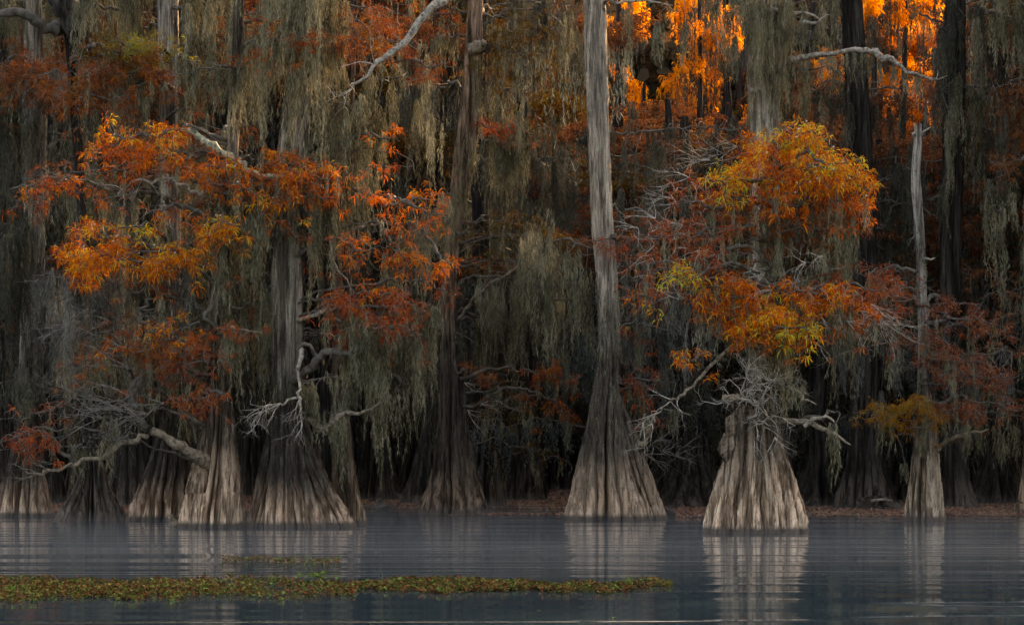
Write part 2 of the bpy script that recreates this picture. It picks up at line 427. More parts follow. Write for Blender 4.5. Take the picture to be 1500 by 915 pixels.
def cluster(tree, px, py, rx, ry, mat='orange', dY=-1.0, start=None, r0=.05, dens=1.0, mossn=0, mossL=(.4, 1.2), mossmat='moss',
            limbmat='limb', bare=.3, leafL=(.13, .25), layers=2, cones=0, lw=.013, deep=.75, twigmat='twig'):
    """A leafy layered spray of branches centred on a photo position, carried by a limb from the trunk."""
    rx = rx * 1.1; ry = ry * 1.12
    Y = tree.Y + dY; c = P(px, py, Y); RX = rx / F * Y; RZ = ry / F * Y; RY = max(RX * deep, .35)
    if start is None:
        zc = c[2] - max(.2, abs(c[0] - tree.o[0]) * .12) + .15
        x, y, r = tree.at(zc); st = np.array((x, y, zc))
    else:
        st = P(start[0], start[1], tree.Y + (start[2] if len(start) > 2 else 0))
    dx = np.sign(c[0] - st[0]) or 1.
    end = c + np.array((dx * RX * .75, rng.uniform(-.3, .2), -RZ * .25))
    mid = st * .5 + c * .5 + np.array((0, rng.uniform(-.2, .2), abs(c[0] - st[0]) * .06 + .1))
    inner = c + np.array((-dx * RX * .3, 0, RZ * .1))
    lo, C = tree.wlimb([st, mid, inner, end], r0, .008, limbmat, crook=.35)
    lw = lw * .66; leafL = (leafL[0] * .75, leafL[1] * .92)
    S = []
    K = int(max(14, 50 * dens * PI * RX * RZ * (.6 + .4 * RY)))
    u = rng.normal(0, 1, (K, 3)); u = norm(u) * rng.random((K, 1)) ** .42
    lay = rng.integers(0, layers, K)
    zl = (lay + .5) / layers * 2 - 1
    u[:, 2] = u[:, 2] * .5 + zl * .5 * np.sqrt(np.clip(1 - u[:, 0] ** 2, 0, 1))
    pos = c + u * np.array((RX, RY, RZ)) * np.where(rng.random((K, 1)) < .14, 1.35, 1.)
    pos[:, 2] -= .4 * RZ * u[:, 0] ** 2 + np.where(rng.random(K) < .16, rng.uniform(.1, .5, K), 0)
    pos[:, 2] += .12 * np.sin(pos[:, 0] * 5 + px) + .1 * np.sin(pos[:, 1] * 4)
    # bitten outline: drop sprays by a wavy pattern so gaps remain
    f = rng.uniform(1.5, 3.2, 3) / max(.4, RX) * 1.3; ph = rng.uniform(0, 6, 3)
    g_ = np.sin(pos[:, 0] * f[0] * 2 + ph[0]) + np.sin(pos[:, 2] * 5 + pos[:, 0] * 2.2 + ph[1]) + np.sin(pos[:, 1] * 2.4 + ph[2])
    keep = g_ > rng.uniform(-1.9, .4, K); pos = pos[keep]; u = u[keep]; K = len(pos)
    # twigs: each spray joins the nearest already joined point (limb first)
    order = np.argsort(np.abs(pos[:, 0] - C[-1, 0]) * 0 + np.min(np.linalg.norm(pos[:, None] - C[None], axis=2), axis=1))
    nodes = [p for p in C[len(C) // 3:]]; D = np.zeros((K, 3))
    NA = np.array(nodes)
    for o in order:
        p = pos[o]; v = NA - p
        dd = np.linalg.norm(v, axis=1) + np.maximum(0, -v[:, 2] * -0.5)
        a = NA[np.argmin(dd)]
        m_ = (a + p) / 2 + rng.normal(0, .05, 3) + np.array((0, 0, .04))
        S.append((a, m_, .009, .006)); S.append((m_, p, .006, .0035)); D[o] = (p - a) / (np.linalg.norm(p - a) + 1e-6)
        NA = np.vstack([NA, m_, p])
    # a few bare curling twigs
    nb = int(K * bare * .32)
    for o in rng.integers(0, K, nb):
        twigtree(S, pos[o], norm(u[o] * np.array((1, .6, .3)) + rng.normal(0, .4, 3)), rng.uniform(.25, .6), .006, 1, .5, -.08)
    g = Geo(); put_segs(g, S); tree.sub(g, 'twigs', twigmat, lo)
    g = Geo(); sprays(g, pos, D, 14, leafL, lw)
    n2 = K // 2; e = pos[rng.integers(0, K, n2)] + rng.normal(0, .09, (n2, 3)); sprays(g, e, norm(rng.normal(0, 1, (n2, 3))), 8, leafL, lw)
    tree.sub(g, 'foliage', mat, lo)
    if mossn:
        a = pos[rng.integers(0, K, mossn)] + np.array((0, .1, -.05))
        g = Geo(); moss(g, a, rng.uniform(mossL[0], mossL[1], mossn), rng.uniform(.03, .085, mossn)); tree.sub(g, 'moss', mossmat, lo)
    if cones:
        g = Geo()
        for p in pos[rng.integers(0, K, cones)]:
            p = p + np.array((rng.normal(0, .1), -.1, .06)); t = np.linspace(0, PI, 5)
            tube(g, p + np.stack([0 * t, 0 * t, -np.cos(t) * .018], 1), np.sin(t) * .02 + .002, 6, 0)
        tree.sub(g, 'cones', 'cone', lo)
    return lo, C

def curtain(tree, x0, x1, yt, L=(.8, 2.), n=40, mat='moss', dY=0., jit=.38, spread=.6, w=(.04, .11), r0=.05, start=None, dens=165, slope=0, limbmat='limb', rw=.0058, clump=5):
    """A limb draped with hanging moss between two photo columns."""
    Y = tree.Y + dY
    a = P(x0, yt, Y); b = P(x1, yt + slope, Y)
    if start is None:
        z = (a[2] + b[2]) / 2 - .15; x, y, r = tree.at(z); st = np.array((x, y, z))
    else: st = P(start[0], start[1], tree.Y)
    if abs(a[0] - st[0]) > abs(b[0] - st[0]): a, b = b, a
    if min(a[0], b[0]) < st[0] < max(a[0], b[0]):
        lo, C = tree.wlimb([b * .98 + st * .02, (b + st) / 2 + (0, 0, .05), st, (a + st) / 2 + (0, 0, .08), a], r0 * .6, .01, limbmat, crook=.3)
    else:
        lo, C = tree.wlimb([st, st * .45 + a * .55 + (0, 0, .12), a, (a + b) / 2 + (0, 0, .1), b], r0, .01, limbmat, crook=.3)
    lo_x, hi_x = min(a[0], b[0]), max(a[0], b[0])
    jit = min(jit, (hi_x - lo_x) * .3)
    nc = max(2, n // clump); cc = rng.uniform(lo_x, hi_x, nc)
    k = rng.integers(0, nc, n)
    x = cc[k] + rng.normal(0, .075, n)
    t = np.clip((x - a[0]) / (b[0] - a[0] + 1e-6), 0, 1)
    side = rng.normal(0, spread, nc)[k] + rng.normal(0, .12, n)
    an = np.stack([x, a[1] + (b[1] - a[1]) * t + side, a[2] + (b[2] - a[2]) * t + (rng.normal(0, jit, nc) + .25 * np.sin(cc * 2.3))[k] - np.abs(rng.normal(0, .16, n))], 1)
    # small carrying twigs out to each clump
    S = []
    for i in range(nc):
        m_ = np.where(k == i)[0]
        if len(m_) == 0: continue
        p = an[m_].mean(0); q = C[np.argmin(np.linalg.norm(C - p, axis=1))]
        mm = (p + q) / 2 + rng.normal(0, .05, 3); S.append((q, mm, .014, .01)); S.append((mm, p, .01, .006))
        for j in m_: S.append((p, an[j], .006, .004))
    g = Geo(); put_segs(g, S); tree.sub(g, 'twigs', 'twig', lo)
    cl = (L[0] * .7 + (L[1] - L[0] * .7) * rng.random(nc) ** 1.5)[k] * rng.uniform(.45, 1.12, n)
    g = Geo(); moss(g, an, cl, rng.uniform(w[0], w[1], n), dens, rw); tree.sub(g, 'moss', mat, lo)
    return lo, C

def trunk_moss(tree, z0, z1, n, L=(.3, .9), mat='moss', side=None, w=(.03, .08), front=True, name='moss'):
    """Tufts of moss clinging to the bark."""
    z = rng.uniform(z0, z1, n); th = rng.uniform(PI + .1, 2 * PI - .1, n) if front else rng.uniform(0, 2 * PI, n)
    if side is not None: th = rng.normal(side, .5, n)
    c = np.array([tree.at(q) for q in z])
    an = np.stack([c[:, 0] + np.cos(th) * c[:, 2] * 1.02, c[:, 1] + np.sin(th) * c[:, 2] * 1.02, z], 1)
    g = Geo(); moss(g, an, rng.uniform(L[0], L[1], n), rng.uniform(w[0], w[1], n))
    return build(g, name, M[mat], tree.root, tree.o)

def auto_limbs(tree, z0, z1, n, L=(1.5, 3.2), fol='dimrust', mossmat='moss', mossn=14, mossL=(.6, 2.0), fdens=.5, back=.0, fp=.5, rw=.006):
    """Ordinary limbs all round the upper trunk, with moss and some needles."""
    for i in range(n):
        z = z0 + (z1 - z0) * (i + rng.uniform(.1, .9)) / n
        x, y, r = tree.at(z); az = rng.uniform(0, 2 * PI)
        if back and rng.random() < back: az = rng.uniform(.1 * PI, .9 * PI)
        l = rng.uniform(*L); d = np.array((math.cos(az), math.sin(az) * .8, 0.))
        st = np.array((x, y, z)); W = [st, st + d * l * .4 + (0, 0, rng.uniform(.1, .4)), st + d * l + (0, 0, rng.uniform(-.3, .5))]
        lo, C = tree.wlimb(W, rng.uniform(.03, .06), .01, crook=.4)
        S = []; tips = []
        for q in range(7):
            p = C[rng.integers(len(C) // 3, len(C))]
            e = norm(d + rng.normal(0, .9, 3) * np.array((1, 1, .35)))
            tips += twigtree(S, p, e, rng.uniform(.4, .9), .012, 1, .35, -.03)
        g = Geo(); put_segs(g, S); tree.sub(g, 'twigs', 'twig', lo)
        T = np.array([t[0] for t in tips]); TD = np.array([t[1] for t in tips])
        if rng.random() < fp:
            m_ = rng.random(len(T)) < fdens
            if m_.sum():
                g = Geo(); c = np.repeat(T[m_], 4, 0) + rng.normal(0, .16, (m_.sum() * 4, 3)) * np.array((1, 1, .5))
                sprays(g, c, np.repeat(TD[m_], 4, 0), 8, (.12, .24), .013); tree.sub(g, 'foliage', fol, lo)
        a = np.vstack([C[rng.integers(len(C) // 5, len(C), mossn)], T[rng.integers(0, len(T), mossn // 2)]])
        a = a + rng.normal(0, .04, a.shape)
        g = Geo(); k = len(a); moss(g, a, rng.uniform(mossL[0], mossL[1], k) * rng.uniform(.4, 1, k), rng.uniform(.035, .1, k), rw=rw); tree.sub(g, 'moss', mossmat, lo)

def twiggy(tree, starts, L, r, mat='twig_pale', depth=2, n=3, dirn=(-1, -.4, -.1), curl=.45, grav=-.04, limb=None, spread=.5):
    S = []
    for p in starts:
        for _ in range(n):
            d = norm(np.array(dirn) + rng.normal(0, spread, 3)); twigtree(S, np.asarray(p, float), d, L * rng.uniform(.6, 1.1), r, depth, curl, grav)
    g = Geo(); put_segs(g, S)
    return build(g, 'twigs', M[mat], limb or tree.root, tree.o)

M['bark_knot'] = bark_mat('knotted cypress bark', (.36, .25, .18), (.20, .145, .11), .2, lich=.6, lichen=(.42, .36, .28), stain=(.17, .13, .10))
M['lichen_wood'] = wood_mat('lichen spotted dead wood', (.035, .03, .025), (.42, .38, .25), 9)
M['bark_red'] = bark_mat('red brown ragged bark', (.30, .21, .16), (.11, .085, .07), .8, 4.5, top=(.42, .28, .20), ztop=7)
M['olivegold'] = leaf_mat('green gold needles', [(.05, (.26, .08, .012)), (.4, (.30, .20, .025)), (.9, (.24, .28, .04))])
M['olive2'] = leaf_mat('bronze needles', [(.05, (.22, .06, .012)), (.5, (.36, .14, .018)), (.95, (.26, .20, .03))])
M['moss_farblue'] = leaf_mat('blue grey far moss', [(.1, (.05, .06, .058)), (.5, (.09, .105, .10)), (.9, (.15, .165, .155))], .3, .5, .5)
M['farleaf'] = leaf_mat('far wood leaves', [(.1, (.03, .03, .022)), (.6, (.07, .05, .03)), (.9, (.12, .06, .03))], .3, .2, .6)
M['topgold'] = leaf_mat('yellow green top needles', [(.02, (.40, .07, .012)), (.2, (.80, .20, .016)), (.36, (.86, .36, .022)), (.5, (.78, .53, .045)), (.7, (.44, .46, .06)), (.95, (.30, .40, .06))], .3, mixr=.65)
M['dullred'] = leaf_mat('dull red brown needles', [(.05, (.12, .035, .02)), (.5, (.30, .075, .032)), (.95, (.40, .15, .05))], .3)
# light and air settings
SUN_EL, SUN_AZ, SUN_E, SUN_ANG, SKY, EXPO = 23, 36, 3.2, .5, .15, 2.3
MIST, MISTH = .0075, .35


# ================================================================== FRONT TREES
GF = 'cypresses standing in the front rows'
# ---- A: the squat burly cypress right of centre
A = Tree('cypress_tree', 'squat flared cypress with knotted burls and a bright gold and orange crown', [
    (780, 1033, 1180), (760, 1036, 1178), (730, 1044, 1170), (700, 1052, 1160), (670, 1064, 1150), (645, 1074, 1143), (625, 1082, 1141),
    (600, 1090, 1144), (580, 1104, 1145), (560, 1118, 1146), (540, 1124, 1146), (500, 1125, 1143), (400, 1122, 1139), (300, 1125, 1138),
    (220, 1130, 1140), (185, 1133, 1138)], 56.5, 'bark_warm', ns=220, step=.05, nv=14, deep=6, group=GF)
# two outer stems of the old stump and the burls between them
A.extra('side_stem', [(779, 1036, 1064), (740, 1046, 1072), (700, 1056, 1080), (660, 1062, 1088), (630, 1066, 1094), (605, 1070, 1096), (590, 1076, 1094), (575, 1080, 1092)], 'bark_warm', ns=70, step=.05, nv=5, deep=2, dY=-.75)
A.extra('side_stem', [(779, 1110, 1150), (740, 1108, 1145), (700, 1104, 1136), (660, 1100, 1128), (630, 1102, 1124), (600, 1106, 1122), (570, 1112, 1124)], 'bark_warm', ns=80, step=.05, nv=6, deep=2, dY=-.75)
A.extra('side_stem', [(779, 1070, 1102), (740, 1076, 1106), (700, 1084, 1110), (660, 1088, 1112), (630, 1090, 1108), (612, 1092, 1104)], 'bark_warm', ns=70, step=.05, nv=5, deep=2, dY=-.82)
def burl(tree, px, py, r, dY, sx=1., sz=1., seedk=1, mat='limb_tan', name='burl'):
    c = P(px, py, tree.Y + dY); g = Geo(); nu, nvv = 44, 34; r = r * .7
    u = np.linspace(0, 2 * PI, nu, endpoint=False); v = np.linspace(.02, PI - .02, nvv)
    U, V = np.meshgrid(u, v)
    ph = rng.uniform(0, 6, 8)
    R = 1 + .16 * np.sin(2 * U + ph[0]) * np.sin(V * 2 + ph[1]) + .13 * np.sin(3 * U + 2 * V + ph[2]) + .09 * np.sin(5 * V - 2 * U + ph[3]) + .05 * np.sin(9 * U + ph[4]) * np.sin(8 * V + ph[5]) + .08 * np.sin(11 * U + 5 * V + ph[6]) * np.sin(6 * V + ph[5]) + .05 * np.sin(17 * V + ph[7] + 3 * U) + rng.normal(0, .02, U.shape)
    X = np.stack([np.cos(U) * np.sin(V) * R * r * sx, np.sin(U) * np.sin(V) * R * r, np.cos(V) * R * r * sz], -1) + c
    i = np.arange(nvv - 1)[:, None]; j = np.arange(nu)[None]; j2 = (j + 1) % nu
    g.add(X.reshape(-1, 3), np.stack([i * nu + j, (i + 1) * nu + j, (i + 1) * nu + j2, i * nu + j2], -1).reshape(-1, 4))
    return build(g, name, M[mat], tree.root, tree.o, smooth=True)
for (px, py, r, dY, sx, sz) in [(1066, 655, .27, -.85, .95, 1.7), (1073, 628, .26, -.85, .95, 1.5), (1085, 604, .22, -.85, .9, 1.6), (1094, 645, .2, -.9, .8, 2.0), (1076, 590, .13, -.85, 1., 1.3)]:
    burl(A, px, py, r, dY + .1, sx, sz, mat='bark_knot')
A.limb([(1061, 584, -1.0), (1075, 581, -1.1), (1086, 580, -1.0), (1094, 588, -.9)], .06, .05, 'limb_tan', 'broken_limb', crook=.1)
# crown
cluster(A, 1175, 195, 50, 18, 'topgold', -1.1, dens=1.2, layers=2)
cluster(A, 1225, 235, 44, 20, 'topgold', -1.6, dens=.9, layers=2)
cluster(A, 1065, 258, 34, 22, 'topgold', -1.0, dens=.9, layers=2)
cluster(A, 1150, 208, 62, 26, 'gold', -1.0, dens=1.5, layers=2, mossn=4, cones=10, lw=.015)
cluster(A, 1215, 252, 64, 36, 'gold', -1.3, dens=1.4, layers=3, mossn=6, cones=16, lw=.015)
cluster(A, 1100, 262, 68, 30, 'gold', -.8, dens=1.2, layers=2, mossn=6, lw=.015)
cluster(A, 1172, 282, 85, 34, 'orange', -.9, dens=1.35, layers=2, mossn=16, mossL=(.7, 1.9), lw=.015)
cluster(A, 1160, 240, 90, 34, 'gold', .2, dens=1.3, layers=2, mossn=6, lw=.015)
cluster(A, 1240, 305, 26, 34, 'orange', -1.0, dens=1.2, layers=3, mossn=4, lw=.015)
cluster(A, 1075, 228, 28, 22, 'rust', -.4, dens=.8)
cluster(A, 1262, 270, 22, 34, 'gold', -.9, dens=1.0, layers=2, mossn=2)
cluster(A, 1130, 325, 60, 22, 'rust', .4, dens=.9, mossn=8)
# left reaching thin red spray
cluster(A, 985, 340, 62, 34, 'red', -.5, dens=.75, bare=1.6, twigmat='twig_pale', leafL=(.09, .17), mossn=8)
cluster(A, 1010, 290, 40, 40, 'red', -.4, dens=.45, bare=2.4, twigmat='twig_pale', leafL=(.08, .15), mossn=3)
cluster(A, 1010, 380, 72, 22, 'red', -.8, dens=.8, bare=1.6, twigmat='twig_pale', mossn=12, mossL=(.6, 1.6))
cluster(A, 1050, 345, 55, 28, 'red', -.4, dens=.7, bare=1.2, mossn=8)
# middle shelf
cluster(A, 1025, 415, 52, 22, 'gold', -1.2, dens=1.4, mossn=10, mossL=(.5, 1.8), lw=.015)
cluster(A, 1070, 430, 60, 26, 'orange', -1.2, dens=1.4, mossn=6, lw=.015)
cluster(A, 1160, 482, 40, 16, 'topgold', -1.7, dens=1.1, layers=2, lw=.015)
cluster(A, 1000, 408, 36, 18, 'topgold', -1.4, dens=.8)
cluster(A, 1190, 432, 40, 16, 'gold', -1.3, dens=1.1)
cluster(A, 1135, 468, 68, 24, 'gold', -1.4, dens=1.6, layers=2, mossn=4, lw=.016)
cluster(A, 1100, 455, 50, 30, 'gold', -1.0, dens=1.2, lw=.015)
cluster(A, 1135, 493, 50, 16, 'orange', -1.3, dens=1.2, lw=.015)
cluster(A, 1008, 520, 24, 24, 'gold', -1.2, dens=1.4, layers=2, start=(1060, 520), lw=.014)
cluster(A, 1220, 445, 62, 22, 'orange', -1.0, dens=1.2, bare=1.0, twigmat='twig_pale', mossn=14, mossL=(.6, 1.7), lw=.015)
cluster(A, 1255, 478, 38, 18, 'orange', -1.0, dens=1.0, bare=2.2, twigmat='twig_pale', mossn=4)
cluster(A, 1290, 430, 50, 28, 'red', -.3, dens=.8, bare=1.4, mossn=6)
# bare boughs
lo, C = A.limb([(1120, 515, -.2), (1075, 515, -.7), (1040, 545, -1.0), (1010, 573, -1.2), (985, 580, -1.3), (962, 602, -1.3), (942, 618, -1.4)], .034, .010, 'limb_tan', crook=.3)
twiggy(A, C[len(C) // 2:: 4], .75, .012, n=2, limb=lo, dirn=(-.6, -.3, -.5))
lo, C = A.limb([(1136, 620, -.2), (1165, 622, -.6), (1195, 624, -.9), (1222, 638, -1.1), (1246, 651, -1.2)], .06, .018, 'limb_tan', crook=.2)
lo2, C2 = A.limb([(1178, 624, -.8), (1192, 614, -.9), (1210, 609, -1.0), (1222, 618, -1.0)], .045, .02, 'limb_pale', crook=.2)
lo3, C3 = A.limb([(1140, 555, -.2), (1165, 572, -.5), (1182, 580, -.7), (1196, 592, -.8)], .06, .012, 'limb_pale', crook=.4)
lo4, C4 = A.limb([(1138, 520, 0), (1170, 517, -.4), (1195, 520, -.8), (1216, 532, -1.0)], .035, .008, 'limb_pale', crook=.4)
twiggy(A, [C4[-4], C3[-5]], .4, .01, n=2, limb=lo4, dirn=(.8, -.2, -.1))
st = [P(x, y, A.Y - .9) for x, y in [(1100, 560), (1085, 575), (1112, 590), (1095, 540), (1120, 575), (1125, 610), (1105, 618), (1130, 560), (1072, 590)]]
twiggy(A, st, .75, .017, n=5, dirn=(-.15, -.5, .15), curl=.6, spread=.9, grav=-.03)
st = [P(x, y, A.Y - .9) for x, y in [(1120, 625), (1105, 640), (1135, 640)]]
twiggy(A, st, .7, .013, n=3, dirn=(.1, -.3, -.9), curl=.4, spread=.4)
st = [P(x, y, A.Y - 1.1) for x, y in [(1260, 455), (1275, 445), (1240, 470), (1200, 460), (1290, 470)]]
twiggy(A, st, .9, .012, n=4, dirn=(.9, -.2, -.45), curl=.35, spread=.25)
st = [P(x, y, A.Y - 1.0) for x, y in [(1205, 375), (1180, 385), (1120, 400), (1015, 395), (1000, 440), (1130, 425)]]
twiggy(A, st, .7, .012, n=4, dirn=(-.7, -.3, -.2), curl=.45, spread=.5)
st = [P(x, y, A.Y - .6) for x, y in [(1010, 260), (985, 290), (960, 320), (935, 335), (1000, 330)]]
twiggy(A, st, .7, .011, n=4, dirn=(-.6, -.2, .2), curl=.45, spread=.6)
# moss skirts
curtain(A, 1115, 1245, 335, (1.2, 2.6), 95, 'moss', dY=.1, start=(1132, 350), spread=.5)
curtain(A, 1165, 1255, 425, (1.0, 2.4), 60, 'moss', dY=.3, start=(1132, 420))
curtain(A, 1110, 1180, 500, (1.0, 2.0), 40, 'moss_warm', dY=-.1, start=(1132, 500), spread=.3)
curtain(A, 1217, 1231, 606, (1.5, 2.0), 5, 'moss', dY=-.9, start=(1150, 622), w=(.04, .07), clump=5)
curtain(A, 1165, 1182, 560, (.6, 1.3), 6, 'moss', dY=-.6, start=(1140, 555))
curtain(A, 985, 1090, 420, (.8, 1.8), 34, 'moss_grey', dY=.3, start=(1128, 430))
trunk_moss(A, 2.0, 7.0, 60, (.3, .9)); trunk_moss(A, 1.6, 2.6, 14, (.4, .8), side=-.3)

# ---- C: tall straight pale cypress, centre
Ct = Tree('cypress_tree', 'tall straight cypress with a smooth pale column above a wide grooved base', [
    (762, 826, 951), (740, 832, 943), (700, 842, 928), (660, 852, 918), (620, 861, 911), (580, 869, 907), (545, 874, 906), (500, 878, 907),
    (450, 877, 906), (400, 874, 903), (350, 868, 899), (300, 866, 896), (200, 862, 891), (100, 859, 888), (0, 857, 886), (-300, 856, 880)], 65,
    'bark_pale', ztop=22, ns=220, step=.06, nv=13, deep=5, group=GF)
Ct.extra('buttress', [(762, 928, 980), (742, 926, 971), (700, 913, 955), (660, 905, 940), (620, 898, 925), (590, 895, 912)], 'bark_pale', ns=90, step=.06, nv=8, deep=3, dY=.3)
lo, C = Ct.limb([(935, 655, .2), (945, 640, .1), (950, 622, 0), (955, 608, -.1)], .09, .04, 'limb_tan', crook=.3)
twiggy(Ct, [P(x, y, 64.6) for x, y in [(955, 650), (970, 660), (990, 668), (945, 665)]], .8, .012, 'twig', n=4, dirn=(.9, -.2, -.1), spread=.45)
cluster(Ct, 938, 432, 26, 18, 'orange', -1.2, dens=1.0, start=(905, 440), bare=.8)
cluster(Ct, 930, 560, 40, 45, 'red', .5, dens=.3, bare=1.5, twigmat='twig')
cluster(Ct, 890, 350, 25, 14, 'red', -1.0, dens=.5, bare=2, start=(900, 345))
curtain(Ct, 770, 868, 365, (1.4, 3.0), 70, 'moss', dY=.6, start=(878, 380))
curtain(Ct, 905, 1000, 400, (1.6, 3.6), 70, 'moss_grey', dY=1.2, start=(895, 410))
curtain(Ct, 910, 1040, 470, (1.0, 3.0), 60, 'moss_grey', dY=1.6, start=(900, 480))
curtain(Ct, 910, 990, 560, (.8, 1.6), 26, 'moss', dY=.9, start=(905, 570))
curtain(Ct, 905, 985, 8, (.8, 2.9), 22, 'moss', dY=-.5, start=(885, 14), limbmat='limb_pale', spread=.25, clump=6)
curtain(Ct, 985, 1095, -6, (.8, 1.7), 50, 'moss', dY=.3, start=(885, 0), clump=6)
trunk_moss(Ct, 2.6, 6.4, 60, (.3, .9), 'moss'); trunk_moss(Ct, 5.2, 6.8, 16, (.4, .8), 'moss_grey')
auto_limbs(Ct, 16, 21, 8, (2, 4), 'rust', mossn=12, mossL=(.5, 1.4))

# ---- D: leaning trunk left of centre
Dt = Tree('cypress_tree', 'dark leaning cypress with a bell shaped base and a ragged red brown trunk', [
    (752, 612, 718), (730, 622, 711), (700, 632, 700), (660, 638, 690), (620, 642, 684), (580, 644, 683), (555, 643, 679), (520, 642, 668), (480, 644, 667),
    (400, 649, 668), (340, 655, 674), (300, 658, 680), (200, 669, 700), (150, 676, 706), (100, 681, 706), (0, 687, 706), (-200, 700, 716)], 69.6,
    'bark_red', ztop=22, ns=200, step=.07, nv=12, deep=4, group=GF)
lo, C = Dt.limb([(690, 75, -.2), (704, 66, -.4), (711, 64, -.5)], .12, .08, 'limb_tan', 'broken_limb', crook=.1)
cluster(Dt, 735, 330, 62, 26, 'olive', -.6, dens=.9, mossn=10)
cluster(Dt, 800, 352, 62, 14, 'olive', -.9, dens=.9, bare=1.0, mossn=14, mossL=(1., 2.6))
cluster(Dt, 720, 392, 40, 22, 'olive', .2, dens=.6, mossn=10, bare=1.2)
cluster(Dt, 700, 545, 50, 12, 'rust', -.5, dens=.9)
cluster(Dt, 800, 548, 46, 14, 'rust', -1.0, dens=1.1, mossn=6, mossL=(.4, 1.0))
cluster(Dt, 812, 596, 28, 12, 'rust', -1.0, dens=1.0, mossn=6)
cluster(Dt, 740, 600, 40, 14, 'olive', -.5, dens=.6, mossn=6)
cluster(Dt, 740, 70, 48, 60, 'olive', -.4, dens=.5, layers=3, mossn=20, mossL=(.8, 2.))
cluster(Dt, 735, 186, 46, 12, 'red', -.6, dens=.8, mossn=0)
cluster(Dt, 745, 130, 40, 30, 'olive', .2, dens=.5, mossn=8)
cluster(Dt, 640, 20, 40, 30, 'rust', .2, dens=.5, mossn=8)
curtain(Dt, 708, 772, 192, (1.6, 3.2), 70, 'moss', dY=0, start=(690, 205))
curtain(Dt, 695, 775, 415, (1.0, 3.2), 80, 'moss', dY=-.5, start=(662, 430))
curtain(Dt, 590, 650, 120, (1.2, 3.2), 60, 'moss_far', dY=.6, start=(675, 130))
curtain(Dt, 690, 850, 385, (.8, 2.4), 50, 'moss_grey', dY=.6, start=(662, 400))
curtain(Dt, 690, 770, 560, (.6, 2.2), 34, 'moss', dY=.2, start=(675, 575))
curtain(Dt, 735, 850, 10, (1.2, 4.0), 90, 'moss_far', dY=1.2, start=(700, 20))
curtain(Dt, 600, 650, 330, (1., 3.), 40, 'moss', dY=.6, start=(662, 345))
lo, C = Dt.limb([(668, 470, 0), (720, 415, -.8), (775, 385, -1.2), (800, 376, -1.4), (830, 380, -1.5)], .05, .012, 'limb_tan', crook=.35)
twiggy(Dt, C[len(C) // 3::4], .8, .011, 'twig', n=2, limb=lo, dirn=(-.6, -.2, -.2))
twiggy(Dt, [P(x, y, 68.8) for x, y in [(680, 560), (705, 590), (685, 600)]], .9, .013, 'twig_pale', n=3, dirn=(.8, -.3, -.1))
trunk_moss(Dt, 9, 13.6, 60, (.5, 1.4), 'moss_warm', w=(.03, .07)); trunk_moss(Dt, 4.2, 8, 12, (.3, .8), 'moss')
auto_limbs(Dt, 13, 21, 9, (2, 4), 'rust', mossn=16)

# ---- E: the massive left-centre tree
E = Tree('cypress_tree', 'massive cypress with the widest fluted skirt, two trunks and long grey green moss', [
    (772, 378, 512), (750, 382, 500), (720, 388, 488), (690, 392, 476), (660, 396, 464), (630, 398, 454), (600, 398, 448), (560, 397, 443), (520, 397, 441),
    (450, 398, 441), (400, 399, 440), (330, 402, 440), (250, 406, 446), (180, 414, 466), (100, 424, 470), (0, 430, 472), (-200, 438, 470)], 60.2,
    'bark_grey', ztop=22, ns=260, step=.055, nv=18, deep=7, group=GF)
for pr, dy in [([(771, 362, 392), (740, 372, 402), (700, 380, 412), (650, 392, 420), (610, 402, 425)], -.5),
               ([(772, 390, 440), (740, 396, 436), (700, 400, 434), (650, 404, 430), (610, 408, 428)], -.95),
               ([(772, 438, 482), (740, 430, 470), (700, 424, 456), (650, 418, 444), (610, 416, 436)], -.8),
               ([(772, 474, 526), (750, 462, 512), (720, 450, 492), (690, 440, 474), (660, 432, 458), (620, 424, 442)], -.45)]:
    E.extra('buttress', pr, 'bark_grey', ns=110, step=.055, nv=8, deep=3, dY=dy)
E.extra('side_trunk', [(768, 488, 534), (740, 487, 527), (700, 484, 518), (650, 480, 512), (600, 479, 508), (550, 480, 507), (480, 482, 508), (400, 486, 510), (300, 488, 510),
                       (200, 490, 512), (100, 494, 515), (0, 500, 518)], 'bark', ns=120, step=.07, nv=9, deep=3, dY=1.0, ztop=20)
# contorted dark boughs
lo, C = E.limb([(425, 560, -.5), (450, 545, -1.0), (470, 525, -1.2), (500, 530, -1.3), (520, 520, -1.4), (528, 495, -1.4), (524, 470, -1.5)], .07, .03, 'limb', crook=.22)
lo2, C2 = E.limb([(520, 515, -1.4), (505, 495, -1.5), (520, 490, -1.6), (525, 475, -1.6), (545, 485, -1.4), (580, 482, -1.3), (620, 490, -1.2)], .04, .012, 'limb_tan', crook=.3)
E.limb([(470, 530, -1.2), (455, 517, -1.3), (440, 508, -1.3), (438, 520, -1.4)], .055, .02, 'limb', crook=.25)
E.limb([(450, 610, -.8), (470, 622, -1.1), (495, 612, -1.2), (510, 600, -1.2), (530, 598, -1.3), (558, 588, -1.3)], .06, .025, 'limb_tan', crook=.4)
lo3, C3 = E.limb([(440, 515, -1.4), (430, 545, -1.6), (432, 570, -1.7), (440, 590, -1.7), (442, 620, -1.7)], .035, .018, 'limb_pale', crook=.4)
lo4, C4 = E.limb([(436, 582, -1.7), (410, 584, -1.8), (392, 588, -1.8), (384, 602, -1.8)], .024, .012, 'limb_pale', crook=.3)
twiggy(E, [C4[-1], C4[len(C4) // 2], C4[-3]], .75, .016, 'twig_pale', n=4, limb=lo4, dirn=(-.6, -.2, -.6), spread=.35)
twiggy(E, [C3[-2], C3[len(C3) * 2 // 3]], .6, .016, 'twig_pale', n=3, limb=lo3, dirn=(-.3, -.2, -.9), spread=.35)
